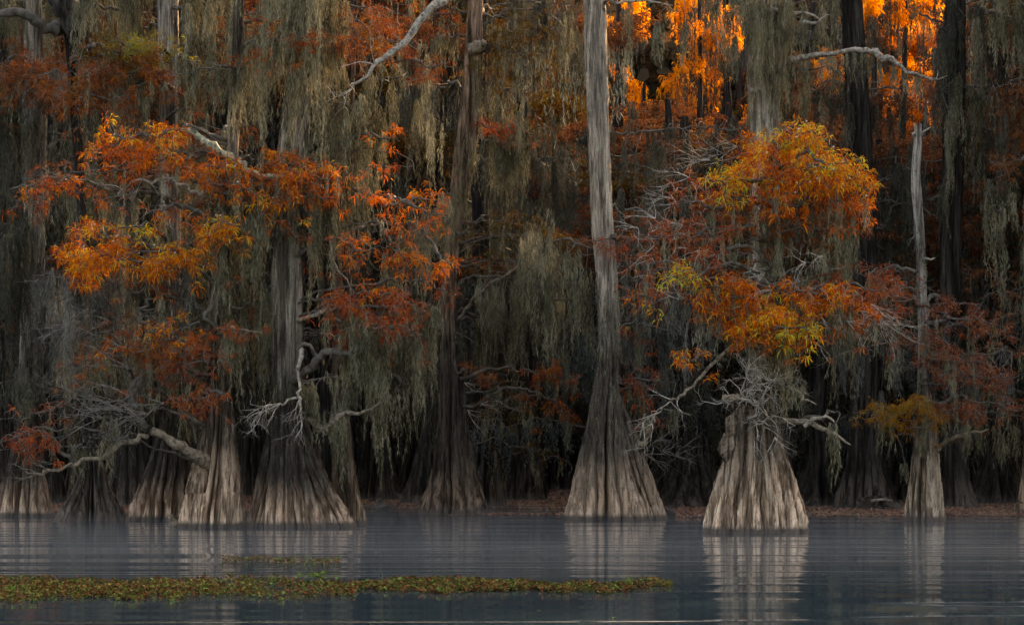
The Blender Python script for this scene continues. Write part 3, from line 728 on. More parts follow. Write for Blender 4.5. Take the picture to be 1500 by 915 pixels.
lo, C = E.limb([(436, 468, -.2), (460, 460, -.8), (485, 448, -1.1), (500, 444, -1.2)], .055, .012, 'limb_pale', crook=.3)
lo, C = E.limb([(660, -6, -2.0), (620, 30, -2.2), (560, 85, -2.4), (515, 123, -2.5)], .07, .03, 'limb_pale', 'dead_limb', crook=.25)
twiggy(E, [C[-2], C[-8]], .9, .014, 'twig_pale', n=2, limb=lo, dirn=(-.7, -.2, -.2))
E.limb([(480, 345, -.5), (500, 390, -.9), (520, 430, -1.1)], .035, .01, 'limb_tan', crook=.3)
cluster(E, 545, 440, 70, 24, 'red', -1.4, dens=1.5, bare=1.0, mossn=10, start=(440, 470))
cluster(E, 540, 428, 52, 14, 'orange', -1.6, dens=.7, start=(445, 462))
cluster(E, 560, 478, 62, 16, 'red', -1.2, dens=.7, bare=1.4, mossn=26, mossL=(.6, 2.4), start=(520, 500))
cluster(E, 412, 232, 46, 24, 'orange', -1.4, dens=1.1, layers=2)
cluster(E, 445, 262, 56, 20, 'orange', -1.6, dens=1.2, mossn=4)
cluster(E, 412, 300, 38, 16, 'gold', -1.6, dens=1.2, mossn=4, cones=6)
cluster(E, 470, 290, 30, 16, 'orange', -1.3, dens=.9)
cluster(E, 590, 290, 66, 16, 'orange', -1.2, dens=.8, bare=1.4, start=(505, 275), limbmat='limb_tan')
cluster(E, 640, 315, 26, 26, 'orange', -1.3, dens=.8, start=(560, 285), layers=3)
cluster(E, 655, 395, 20, 14, 'orange', -1.4, dens=1.0, start=(600, 330), bare=1)
cluster(E, 540, 365, 60, 22, 'orange', -1.2, dens=.45, bare=1.6, layers=3)
cluster(E, 605, 380, 30, 26, 'orange', -1.2, dens=.8, start=(540, 330))
cluster(E, 562, 200, 28, 24, 'orange', -1.0, dens=.8, start=(505, 215), layers=3)
cluster(E, 545, 55, 62, 42, 'rust', -1.0, dens=1.0, layers=3, mossn=14)
cluster(E, 625, 95, 36, 14, 'rust', -1.0, dens=.8, start=(540, 100))
cluster(E, 375, 440, 22, 36, 'dimrust', 1.2, dens=1.0, layers=3)
cluster(E, 590, 520, 40, 26, 'red', -.4, dens=.4, bare=1.2, start=(520, 520), mossn=20, mossL=(.8, 2.0))
curtain(E, 385, 470, -12, (1.6, 4.6), 110, 'moss_warm', dY=-1.2, start=(450, 0), spread=.3, w=(.05, .12))
curtain(E, 440, 505, 0, (1.4, 4.2), 80, 'moss_warm', dY=-.8, start=(455, 10), spread=.4)
curtain(E, 470, 540, 150, (1.4, 3.8), 90, 'moss', dY=-.2, start=(450, 165))
curtain(E, 455, 520, 250, (1.6, 4.4), 90, 'moss', dY=-.3, start=(445, 262))
curtain(E, 520, 640, 120, (.8, 2.4), 70, 'moss', dY=.3, start=(450, 150))
curtain(E, 500, 560, 465, (1.4, 3.2), 90, 'moss', dY=-.8, start=(480, 480), w=(.04, .1))
curtain(E, 540, 650, 480, (1.0, 2.6), 90, 'moss', dY=-.2, start=(490, 500))
curtain(E, 545, 560, 560, (1.8, 2.4), 5, 'moss', dY=-.9, start=(520, 560), clump=5)
curtain(E, 590, 597, 560, (2.3, 2.8), 3, 'moss', dY=-.4, start=(560, 550), w=(.03, .05), clump=3)
curtain(E, 440, 510, 560, (.6, 2.0), 46, 'moss', dY=-.9, start=(440, 560), spread=.3)
curtain(E, 330, 400, 410, (1.6, 3.4), 80, 'moss', dY=.2, start=(420, 420))
curtain(E, 350, 410, 20, (1.2, 4.6), 60, 'moss', dY=.6, start=(440, 30))
curtain(E, 455, 470, 320, (1.4, 2.6), 20, 'moss', dY=-.8, start=(440, 330))
curtain(E, 560, 660, 340, (1., 2.8), 60, 'moss', dY=.8, start=(500, 350))
curtain(E, 365, 394, 300, (1.4, 3.), 40, 'moss', dY=-.6, start=(420, 300))
trunk_moss(E, 7.5, 12.5, 80, (.4, 1.4), 'moss'); trunk_moss(E, 2.6, 3.6, 26, (.5, 1.1), 'moss')
auto_limbs(E, 13, 21, 11, (2, 4.2), 'rust', mossn=18)

# ---- F: left pale-based tree
Ft = Tree('cypress_tree', 'pale based cypress with a thick tan limb reaching left low above the water', [
    (772, 258, 357), (750, 263, 355), (720, 271, 353), (690, 280, 350), (660, 288, 347), (630, 296, 344), (600, 300, 341), (560, 303, 333), (520, 305, 328),
    (480, 307, 325), (420, 309, 329), (380, 315, 337), (300, 322, 344), (220, 330, 348), (150, 336, 350), (0, 345, 358)], 59.5,
    'bark_warm', ztop=18, ns=200, step=.055, nv=13, deep=5, group=GF)
lo, C = Ft.limb([(318, 690, -.1), (300, 678, -.5), (275, 660, -.9), (250, 645, -1.0), (222, 631, -1.1)], .075, .075, 'limb_tan', crook=.15, ns=14)
lo2, C2 = Ft.limb([(222, 631, -1.1), (212, 618, -1.1), (205, 600, -1.1), (208, 575, -1.2), (195, 545, -1.3), (180, 510, -1.3)], .09, .02, 'limb', crook=.5)
lo3, C3 = Ft.limb([(222, 633, -1.1), (200, 640, -1.3), (172, 650, -1.4), (150, 668, -1.5), (110, 676, -1.5), (80, 690, -1.6), (52, 700, -1.6), (38, 690, -1.7)], .045, .018, 'limb_tan', crook=.45)
twiggy(Ft, C3[6::5], 1.0, .012, 'twig', n=2, limb=lo3, dirn=(-.8, -.2, .1), spread=.45)
twiggy(Ft, C2[3::5], 1.3, .015, 'twig', n=3, limb=lo2, dirn=(-.8, -.2, .1), spread=.6)
st = [P(x, y, 58.2) for x, y in [(180, 600), (150, 612), (215, 605), (190, 580), (240, 590)]]
twiggy(Ft, st, 1.5, .014, 'twig', n=4, dirn=(-.9, -.2, .1), spread=.35, curl=.3)
twiggy(Ft, [P(x, y, 58.2) for x, y in [(120, 470), (140, 455), (100, 480), (160, 470)]], 1.1, .013, 'twig', n=4, dirn=(-.9, -.2, -.15), spread=.3)
Ft.limb([(325, 480, -.2), (303, 470, -.6), (296, 460, -.8), (300, 440, -.8), (310, 428, -.7)], .06, .02, 'limb', crook=.5)
lo, C = Ft.limb([(250, 478, -.9), (222, 478, -1.0), (205, 466, -1.0), (202, 450, -1.0), (215, 440, -1.1), (232, 438, -1.1)], .05, .02, 'limb', crook=.5)
lo, C = Ft.limb([(265, 190, -.8), (290, 205, -.8), (310, 222, -.9), (340, 238, -.9), (365, 245, -1.0), (390, 256, -.9), (420, 262, -.2)], .05, .05, 'lichen_wood', 'dead_limb', crook=.3, ns=12)
lo, C = Ft.limb([(295, 278, -.9), (270, 268, -1.0), (240, 262, -1.1), (200, 266, -1.2), (172, 285, -1.2)], .05, .012, 'limb_pale', crook=.35)
twiggy(Ft, C[len(C) // 2::4], .6, .011, 'twig_pale', n=2, limb=lo, dirn=(-.4, -.2, -.7))
cluster(Ft, 200, 330, 30, 12, 'topgold', -1.6, dens=.7, start=(250, 360))
cluster(Ft, 215, 195, 66, 20, 'gold', -1.2, dens=1.0, cones=6, leafL=(.15, .28))
cluster(Ft, 170, 215, 52, 26, 'orange', -1.3, dens=1.0, leafL=(.15, .28))
cluster(Ft, 245, 225, 66, 24, 'orange', -1.2, dens=1.2, mossn=8, leafL=(.15, .28))
cluster(Ft, 325, 243, 52, 18, 'orange', -1.2, dens=1.2, cones=6, mossn=2, leafL=(.15, .28))
cluster(Ft, 85, 275, 52, 16, 'orange', -1.3, dens=1.1, start=(210, 300), limbmat='limb_tan', cones=2)
cluster(Ft, 40, 282, 30, 10, 'orange', -1.3, dens=.8, start=(110, 290))
cluster(Ft, 160, 290, 40, 16, 'orange', -1.2, dens=.8, start=(250, 300))
cluster(Ft, 235, 318, 48, 22, 'orange', -1.2, dens=.9, bare=1.2, twigmat='twig_pale')
cluster(Ft, 140, 340, 48, 20, 'gold', -1.4, dens=1.3, cones=16, start=(250, 370), leafL=(.15, .28))
cluster(Ft, 150, 375, 78, 20, 'gold', -1.5, dens=1.7, layers=2, start=(290, 400), leafL=(.16, .3))
cluster(Ft, 230, 378, 72, 20, 'gold', -1.4, dens=1.7, layers=2, start=(310, 400), cones=10, mossn=6, leafL=(.16, .3))
cluster(Ft, 120, 402, 16, 26, 'orange', -1.4, dens=1.6, start=(150, 380), leafL=(.16, .3))
cluster(Ft, 325, 332, 40, 20, 'gold', -1.5, dens=1.6, cones=4, leafL=(.16, .3))
cluster(Ft, 355, 285, 40, 16, 'gold', -1.3, dens=.8, mossn=4)
cluster(Ft, 255, 480, 48, 20, 'gold', -1.4, dens=.9, bare=.9, leafL=(.1, .2))
cluster(Ft, 205, 512, 75, 24, 'rust', -1.3, dens=1.0, bare=1.4, leafL=(.1, .2), mossn=12)
cluster(Ft, 285, 520, 50, 34, 'red', -1.4, dens=.8, bare=1.2, layers=3, leafL=(.1, .2))
cluster(Ft, 300, 580, 46, 28, 'red', -1.5, dens=.6, bare=1.4, layers=3, leafL=(.1, .2))
cluster(Ft, 350, 487, 44, 8, 'red', -1.4, dens=.5, bare=1.0, limbmat='limb_tan')
cluster(Ft, 45, 640, 55, 26, 'red', -1.8, dens=.7, bare=1.4, start=(110, 676, -1.5), layers=3)
curtain(Ft, 285, 355, 300, (1.4, 3.2), 80, 'moss', dY=.1, start=(330, 310))
curtain(Ft, 335, 347, 245, (1.2, 2.0), 8, 'moss_warm', dY=-1.0, start=(335, 240), w=(.05, .09), clump=8)
curtain(Ft, 60, 290, 400, (1.4, 3.6), 150, 'moss_grey', dY=.4, start=(320, 400), spread=.8)
curtain(Ft, 130, 300, 480, (1.0, 3.0), 110, 'moss', dY=.6, start=(320, 500))
curtain(Ft, 75, 200, 440, (1.4, 3.0), 80, 'moss_grey', dY=-.5, start=(310, 460))
curtain(Ft, 90, 125, 655, (.6, 1.2), 12, 'moss', dY=-1.4, start=(150, 668))
curtain(Ft, 130, 180, 640, (.4, 1.0), 12, 'moss', dY=-1.3, start=(200, 640))
curtain(Ft, 280, 400, 440, (1.2, 3.2), 100, 'moss', dY=.8, start=(320, 450))
curtain(Ft, 140, 330, 300, (1.0, 2.2), 70, 'moss', dY=.8, start=(330, 310))
curtain(Ft, 370, 380, 240, (1, 2), 14, 'moss', dY=.4, start=(340, 240))
trunk_moss(Ft, 4.5, 9, 70, (.3, 1.1), 'moss')
auto_limbs(Ft, 9, 17.5, 8, (1.5, 3.2), 'rust', mossn=16)

# ---- G, H, I: the dark ones on the left
Gt = Tree('cypress_tree', 'dark grooved cypress half hidden behind the pale based one with the tan limb', [
    (763, 184, 290), (730, 197, 286), (700, 210, 283), (660, 225, 277), (620, 235, 271), (560, 240, 265), (400, 238, 263), (200, 236, 263), (0, 231, 260)], 64.5,
    'bark_grey', ztop=21, ns=200, step=.07, nv=15, deep=6, group=GF)
Ht = Tree('cypress_tree', 'low spreading dark cypress on the left with spidery root ridges', [
    (762, 78, 184), (748, 90, 176), (730, 102, 166), (705, 114, 156), (680, 122, 149), (650, 127, 145), (600, 129, 141), (400, 119, 131), (100, 100, 113), (0, 88, 104)], 64.2,
    'bark_dark', ztop=20, ns=200, step=.06, nv=16, deep=6, group=GF)
It = Tree('cypress_tree', 'dark cypress near the left edge, straight trunk over a wide low base', [
    (756, -8, 80), (730, 3, 72), (690, 12, 64), (640, 22, 60), (500, 30, 62), (380, 36, 65), (200, 38, 67), (0, 37, 63)], 67.5,
    'bark_grey', ztop=22, ns=180, step=.07, nv=12, deep=4, group=GF)
It2 = Tree('cypress_tree', 'narrow dark cypress trunk cut by the left edge of the picture', [
    (752, -60, 22), (700, -45, 10), (600, -30, 5), (300, -22, 8), (0, -20, 10)], 69.5, 'bark_dark', ztop=22, ns=120, step=.08, group=GF)
Ht.limb([(100, 40, 0), (70, 45, -.6), (40, 30, -1.0), (-5, 22, -1.2)], .12, .08, 'limb', crook=.4)
lo, C = Ht.limb([(95, -20, -.4), (100, 20, -.4), (118, 50, -.2), (128, 75, .2)], .24, .16, 'bark_dark', 'fork', crook=.1, ns=16)
cluster(It, 60, 120, 75, 44, 'rust', -2.0, dens=1.0, layers=3, mossn=14, bare=.8)
cluster(Ht, 130, 130, 60, 50, 'rust', -2.4, dens=1.0, layers=3, mossn=10, bare=1.0)
cluster(Gt, 215, 72, 48, 22, 'olivegold', -2.6, dens=1.5, layers=2)
cluster(Gt, 205, 105, 56, 30, 'rust', -2.4, dens=1.2, layers=2, mossn=10)
cluster(Ht, 160, 75, 40, 26, 'olive', -2.4, dens=1.0, layers=2)
cluster(It, 20, 90, 40, 40, 'dimrust', -1.5, dens=.8, layers=3)
curtain(Gt, 150, 230, 110, (1.4, 3.0), 90, 'moss', dY=-1.6, start=(240, 120))
curtain(Gt, 264, 300, 170, (1.4, 3.4), 70, 'moss', dY=-1.0, start=(250, 180))
curtain(Gt, 268, 345, 0, (1.2, 4.6), 66, 'moss', dY=-.6, start=(250, 10))
curtain(Gt, 280, 400, 60, (1.0, 3.4), 64, 'moss', dY=.3, start=(255, 80))
curtain(Ht, 60, 170, 230, (1.4, 3.2), 90, 'moss', dY=.2, start=(110, 240))
curtain(Ht, 100, 220, 330, (1.4, 3.2), 80, 'moss_grey', dY=.5, start=(125, 340))
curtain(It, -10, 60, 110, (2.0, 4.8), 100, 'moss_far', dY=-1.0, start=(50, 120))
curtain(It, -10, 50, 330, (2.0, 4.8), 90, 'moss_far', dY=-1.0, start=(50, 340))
curtain(It, 50, 130, 420, (1.6, 3.6), 90, 'moss_grey', dY=-.6, start=(50, 430))
curtain(It, -10, 140, -10, (1.0, 2.6), 80, 'moss', dY=-.8, start=(50, 0))
curtain(Ht, 20, 130, 560, (.8, 2.0), 60, 'moss_far', dY=-.6, start=(135, 570))
curtain(Gt, 180, 280, 560, (.8, 1.8), 50, 'moss_far', dY=-.4, start=(250, 570))
curtain(Gt, 120, 218, -10, (1.2, 2.6), 80, 'moss', dY=-.4, start=(240, 0))
for T in (Gt, Ht, It, It2): auto_limbs(T, 12, 20, 8, (2, 4), 'dimrust', mossn=16)
auto_limbs(Ht, 5, 12, 6, (1.2, 2.6), 'dimrust', 'moss_grey', 16, back=.8)
auto_limbs(It, 5, 12, 5, (1.2, 2.6), 'dimrust', 'moss_far', 16, back=.8)
auto_limbs(Gt, 5, 12, 6, (1.2, 2.6), 'dimrust', 'moss', 16, back=.8)

# ---- J: slender snag-topped tree, right
J = Tree('cypress_tree', 'slender cypress whose top is a bleached broken snag, with airy rusty branches', [
    (763, 1320, 1383), (740, 1325, 1380), (700, 1333, 1377), (660, 1337, 1373), (620, 1340, 1370), (580, 1343, 1367), (520, 1345, 1362), (450, 1345, 1358), (380, 1343, 1356),
    (330, 1340, 1353), (290, 1336, 1350), (250, 1335, 1346), (215, 1338, 1350), (195, 1340, 1348)], 64, 'snag', ns=150, step=.055, nv=11, deep=4, group=GF)
J.limb([(1342, 205, 0), (1338, 196, -.2), (1336, 197, -.3)], .03, .015, 'limb_pale', 'broken_limb')
J.limb([(1345, 205, 0), (1355, 192, -.2), (1364, 186, -.3)], .03, .012, 'limb_pale', 'broken_limb')
J.limb([(1352, 378, 0), (1362, 380, -.3), (1370, 378, -.4)], .03, .012, 'limb_pale', 'broken_limb')
J.limb([(1365, 655, -.2), (1390, 640, -.6), (1420, 628, -.9), (1448, 628, -1.)], .06, .02, 'limb_tan', crook=.4)
cluster(J, 1325, 600, 68, 20, 'olive2', -1.2, dens=1.5, layers=2, mossn=4)
cluster(J, 1345, 622, 40, 12, 'olive2', -1.1, dens=1.0)
cluster(J, 1420, 470, 62, 30, 'dullred', -.8, dens=.8, bare=1.6, layers=3, mossn=10, leafL=(.08, .16))
cluster(J, 1380, 520, 50, 34, 'dullred', -1.0, dens=.7, bare=1.6, layers=3, mossn=8, leafL=(.08, .16))
cluster(J, 1430, 545, 66, 24, 'dullred', -.9, dens=.9, bare=1.6, layers=2, mossn=4, leafL=(.08, .16))
cluster(J, 1440, 595, 70, 20, 'dullred', -1.0, dens=1.1, bare=1.4, layers=2, mossn=10, leafL=(.08, .16))
cluster(J, 1395, 440, 40, 22, 'dullred', .2, dens=.6, bare=1.6, leafL=(.08, .16))
cluster(J, 1300, 395, 42, 30, 'dullred', .3, dens=.8, bare=1.4, layers=3, mossn=6, leafL=(.08, .16))
cluster(J, 1310, 480, 42, 40, 'dullred', .3, dens=.5, bare=1.6, layers=3, leafL=(.08, .16), mossn=8)
cluster(J, 1320, 440, 40, 26, 'dullred', -.4, dens=.6, bare=1.6, leafL=(.08, .16))
curtain(J, 1225, 1340, 500, (.8, 1.7), 50, 'moss_grey', dY=1.2, start=(1350, 510))
curtain(J, 1300, 1350, 640, (.3, .7), 14, 'moss', dY=-.2, start=(1350, 650))
curtain(J, 1390, 1500, 610, (.5, 1.4), 50, 'moss', dY=.4, start=(1360, 620))
trunk_moss(J, 3.6, 7.2, 26, (.3, .7), 'moss')

# ---- K (big dark trunk), its stump; L, M, N; B behind the burly one
K = Tree('cypress_tree', 'tall dark cypress trunk rising just right of the gold crown', [
    (746, 1222, 1312), (720, 1231, 1300), (690, 1240, 1291), (640, 1246, 1286), (540, 1250, 1284), (400, 1250, 1283), (200, 1243, 1276), (100, 1238, 1268), (0, 1231, 1261)], 74,
    'bark_dark', ztop=24, ns=170, step=.08, group=GF)
Lt = Tree('cypress_tree', 'mossy cypress right of the bleached snag, standing on two splayed feet', [
    (746, 1383, 1412), (720, 1383, 1411), (690, 1384, 1410), (640, 1383, 1409), (400, 1378, 1406), (200, 1382, 1412), (0, 1386, 1414)], 74.5,
    'bark_dark', ztop=23, ns=150, step=.08, group=GF)
Lt.extra('buttress', [(746, 1400, 1434), (730, 1398, 1426), (700, 1394, 1416), (660, 1390, 1410)], 'bark_dark', ns=70, step=.07, nv=6, deep=2, dY=-.2)
Mt = Tree('cypress_tree', 'cypress at the right edge showing only a sliver of its flared base', [
    (752, 1488, 1570), (700, 1497, 1560), (600, 1503, 1552), (300, 1508, 1545), (0, 1508, 1540)], 69.6, 'bark', ztop=22, ns=120, step=.08, group=GF)
Nt = Tree('cypress_tree', 'dim cypress at far right behind a hanging moss veil', [
    (735, 1428, 1480), (700, 1438, 1472), (640, 1443, 1466), (400, 1446, 1466), (0, 1450, 1474)], 82, 'bark_dark', ztop=23, ns=110, step=.1, group=GF)
B = Tree('cypress_tree', 'shaggy moss wrapped trunk behind the gold crown, a bleached bough reaching right', [
    (753, 1070, 1175), (700, 1085, 1160), (600, 1095, 1148), (400, 1100, 1142), (250, 1098, 1140), (180, 1098, 1140), (100, 1096, 1142), (0, 1092, 1142)], 69,
    'bark_grey', ztop=22, ns=150, step=.08, group=GF)
lo, C = B.limb([(1125, 112, 0), (1160, 98, -.6), (1210, 90, -1.0), (1265, 80, -1.3), (1298, 80, -1.4), (1325, 93, -1.5), (1350, 108, -1.6), (1372, 115, -1.6)], .07, .03, 'limb_pale', 'dead_limb', crook=.3, ns=10)
twiggy(B, [C[-2]], .35, .02, 'twig_pale', n=3, limb=lo, dirn=(.5, 0, .6), depth=0)
a = C[rng.integers(3, len(C) - 6, 60)] + np.array((0, .03, -.02)); g = Geo(); moss(g, a, rng.uniform(.4, 1.3, 60) * rng.uniform(.4, 1, 60), rng.uniform(.03, .08, 60)); B.sub(g, 'moss', 'moss', lo)
B.limb([(1118, 22, -.2), (1150, 17, -.7), (1190, 20, -1.0), (1213, 22, -1.1)], .06, .02, 'limb_pale', 'dead_limb', crook=.35)
B.limb([(1175, 36, -1.0), (1195, 30, -1.1), (1214, 22, -1.1)], .04, .015, 'limb_pale', crook=.3)
B.limb([(1100, 132, -.3), (1108, 133, -.6), (1116, 130, -.7)], .05, .02, 'limb_pale', 'broken_limb')
curtain(B, 1095, 1160, -15, (2.0, 4.4), 100, 'moss_warm', dY=-.8, start=(1118, 0), spread=.35)
curtain(B, 1140, 1220, 5, (.8, 2.0), 60, 'moss', dY=-.6, start=(1118, 20))
curtain(B, 1060, 1110, 20, (.8, 1.6), 40, 'moss', dY=-.6, start=(1110, 30))
curtain(B, 1120, 1230, 105, (.8, 2.2), 60, 'moss', dY=-.2, start=(1118, 115))
trunk_moss(B, 9, 14.5, 90, (.5, 1.5), 'moss_warm', w=(.04, .09))
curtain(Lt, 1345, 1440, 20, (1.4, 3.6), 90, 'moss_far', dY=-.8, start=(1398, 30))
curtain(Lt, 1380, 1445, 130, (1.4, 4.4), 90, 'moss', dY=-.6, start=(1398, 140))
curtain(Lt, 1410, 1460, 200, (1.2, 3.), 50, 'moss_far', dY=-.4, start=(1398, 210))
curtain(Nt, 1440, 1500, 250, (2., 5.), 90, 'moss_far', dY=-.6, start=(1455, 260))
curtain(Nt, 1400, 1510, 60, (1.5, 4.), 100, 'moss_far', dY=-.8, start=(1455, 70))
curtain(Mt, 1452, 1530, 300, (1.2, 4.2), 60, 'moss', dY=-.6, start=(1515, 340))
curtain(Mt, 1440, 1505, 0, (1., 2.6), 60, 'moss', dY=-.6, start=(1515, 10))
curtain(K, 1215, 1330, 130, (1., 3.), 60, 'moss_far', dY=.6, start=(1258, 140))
curtain(K, 1230, 1300, 330, (1.2, 3.), 50, 'moss_grey', dY=.6, start=(1262, 340))
cluster(Nt, 1465, 170, 45, 40, 'dimrust', -1.0, dens=.7, bare=1.4, layers=3, mossn=8)
cluster(Nt, 1450, 330, 40, 30, 'dimrust', -1.0, dens=.6, bare=1.4, layers=3, mossn=4)
cluster(Mt, 1480, 230, 35, 30, 'dimrust', -1.0, dens=.6, bare=1.4, layers=3)
cluster(K, 1195, 135, 50, 40, 'dimrust', .6, dens=.8, layers=3, mossn=6)
cluster(K, 1310, 150, 50, 34, 'dimrust', .6, dens=.8, layers=3, mossn=6)
Mt.limb([(1515, 40, 0), (1490, 32, -.5), (1460, 15, -.8), (1435, 4, -1.)], .08, .03, 'limb_tan', crook=.4)
for T in (K, Lt, B): auto_limbs(T, 17.5, 22.5, 7, (2, 4.2), 'dimrust', mossn=12, mossL=(.5, 1.2))
for T in (Mt, Nt): auto_limbs(T, 13, 22, 8, (2, 4.2), 'dimrust', mossn=16)
auto_limbs(K, 6, 13, 4, (1.2, 2.6), 'dimrust', 'moss_far', 14, back=.8)
auto_limbs(Lt, 5, 12, 5, (1.2, 2.6), 'dimrust', 'moss_far', 14, back=.8)
auto_limbs(B, 5, 12, 5, (1.2, 2.6), 'dimrust', 'moss', 14, back=.8)

# ---- airy fill: the finer, duller sprays between the bright ones
def fill(tree, rows):
    for px, py, rx, ry, mat, dn, dY in rows:
        cluster(tree, px, py, rx, ry, mat, dY, dens=dn * (.45 if tree in (Ft, J, It, E) else .7), bare=1.2, layers=3, mossn=int(rx / 9), mossL=(.3, 1.1), leafL=(.1, .19), r0=.03)
fill(A, [(1120, 290, 88, 46, 'rust', .7, .3), (1205, 320, 58, 38, 'rust', .7, .2), (1080, 400, 60, 28, 'rust', .7, .1), (1170, 425, 66, 22, 'orange', .8, -.6), (1040, 300, 46, 36, 'dullred', .6, .1),
         (955, 395, 46, 40, 'dullred', .45, -.1), (1235, 400, 56, 26, 'dullred', .7, .1), (1170, 250, 70, 40, 'orange', .8, -.8), (1250, 320, 34, 30, 'rust', .8, -.4), (1060, 470, 46, 22, 'orange', .7, -.7),
         (1120, 350, 50, 20, 'rust', .5, -.3), (1280, 500, 44, 22, 'dullred', .5, -.2)])
fill(Ft, [(100, 255, 70, 24, 'dullred', .6, -.6), (205, 250, 96, 26, 'dullred', .7, -.7), (335, 268, 58, 18, 'orange', .7, -.9), (255, 415, 80, 16, 'rust', .6, -.6), (170, 482, 80, 28, 'dullred', .6, -.8),
          (130, 535, 66, 26, 'dullred', .4, -.8), (240, 560, 66, 40, 'dullred', .55, -1.0), (70, 605, 60, 26, 'dullred', .5, -1.2), (20, 655, 40, 24, 'dullred', .6, -1.2), (290, 300, 60, 18, 'rust', .6, -.4),
          (190, 405, 70, 16, 'orange', .9, -1.0), (250, 205, 50, 26, 'orange', .8, -.9), (235, 500, 90, 20, 'orange', .6, -1.1), (50, 300, 40, 20, 'dullred', .6, -.6)])
fill(E, [(505, 445, 40, 20, 'dullred', .8, -.9), (600, 450, 36, 22, 'dullred', .8, -1.0), (570, 240, 44, 34, 'orange', .5, -.5), (480, 380, 46, 36, 'rust', .5, -.4), (560, 330, 66, 26, 'orange', .6, -.7),
         (645, 425, 26, 26, 'rust', .6, -.6), (425, 345, 40, 20, 'rust', .5, -1.2), (540, 15, 76, 26, 'rust', .8, -.4), (600, 55, 46, 36, 'rust', .7, -.2), (450, 235, 60, 22, 'orange', .8, -1.0), (395, 270, 40, 26, 'orange', .8, -1.0)])
fill(Dt, [(775, 575, 50, 12, 'rust', .7, -.5), (830, 348, 44, 10, 'rust', .6, -.6), (760, 655, 56, 16, 'olive', .6, .2), (690, 600, 50, 14, 'olive', .5, .2), (770, 40, 70, 40, 'olive', .6, .4), (700, 340, 40, 26, 'olive', .8, -.6)])
fill(J, [(1440, 485, 66, 46, 'dullred', .55, -.2), (1400, 618, 60, 12, 'rust', .6, -.6), (1365, 560, 46, 20, 'dullred', .6, -.4), (1470, 570, 50, 26, 'dullred', .7, -.3), (1300, 605, 50, 18, 'olive2', .9, -.8), (1300, 430, 50, 30, 'dullred', .5, .5)])
fill(Ct, [(960, 480, 46, 36, 'dullred', .3, .5), (930, 620, 36, 26, 'dullred', .3, .2), (905, 345, 30, 14, 'dullred', .5, -.8)])
fill(Mt, [(1485, 420, 34, 40, 'dimrust', .6, -.4), (1480, 120, 34, 36, 'dimrust', .6, -.4)])
fill(It, [(50, 150, 70, 30, 'rust', .8, -1.4), (90, 95, 60, 40, 'rust', .7, -1.4)])

curtain(Dt, 690, 850, 470, (.8, 2.4), 60, 'moss', dY=.3, start=(660, 480))
curtain(Ct, 775, 866, 440, (1.0, 2.6), 50, 'moss', dY=.9, start=(880, 450))
curtain(J, 1385, 1500, 520, (.7, 1.9), 60, 'moss_grey', dY=.5, start=(1355, 530))
curtain(Lt, 1285, 1380, 235, (1.2, 3.6), 70, 'moss_far', dY=.4, start=(1395, 240))
curtain(K, 1265, 1340, 300, (1.2, 3.6), 60, 'moss_far', dY=.6, start=(1262, 310))
curtain(It, 0, 120, 560, (.6, 1.8), 60, 'moss_far', dY=-.8, start=(50, 570))
curtain(Ht, 60, 200, 500, (.8, 2.2), 60, 'moss_grey', dY=-.6, start=(130, 510))
curtain(B, 1150, 1240, 215, (1.4, 3.4), 70, 'moss_far', dY=.5, start=(1120, 225))
curtain(Ct, 900, 1090, 190, (.8, 3.2), 110, 'moss_far', dY=3.5, start=(880, 200))
curtain(Ct, 900, 1060, 300, (.8, 3.2), 90, 'moss_far', dY=3.0, start=(880, 310))
curtain(Dt, 700, 850, 230, (1.0, 3.4), 110, 'moss_far', dY=2.5, start=(680, 240))
trunk_moss(J, 5.5, 8.2, 16, (.2, .5), 'moss_grey', w=(.02, .04))
twiggy(J, [P(x, y, 63.8) for x, y in [(1350, 300), (1345, 340), (1350, 420), (1350, 460), (1342, 250)]], .45, .012, 'twig', n=2, dirn=(.2, -.3, .1), spread=.8, depth=1)
twiggy(Ct, [P(x, y, 68) for x, y in [(1080, 215), (1060, 225), (1040, 235)]], 1.2, .012, 'twig_pale', n=5, dirn=(-1, -.1, 0.05), spread=.25)

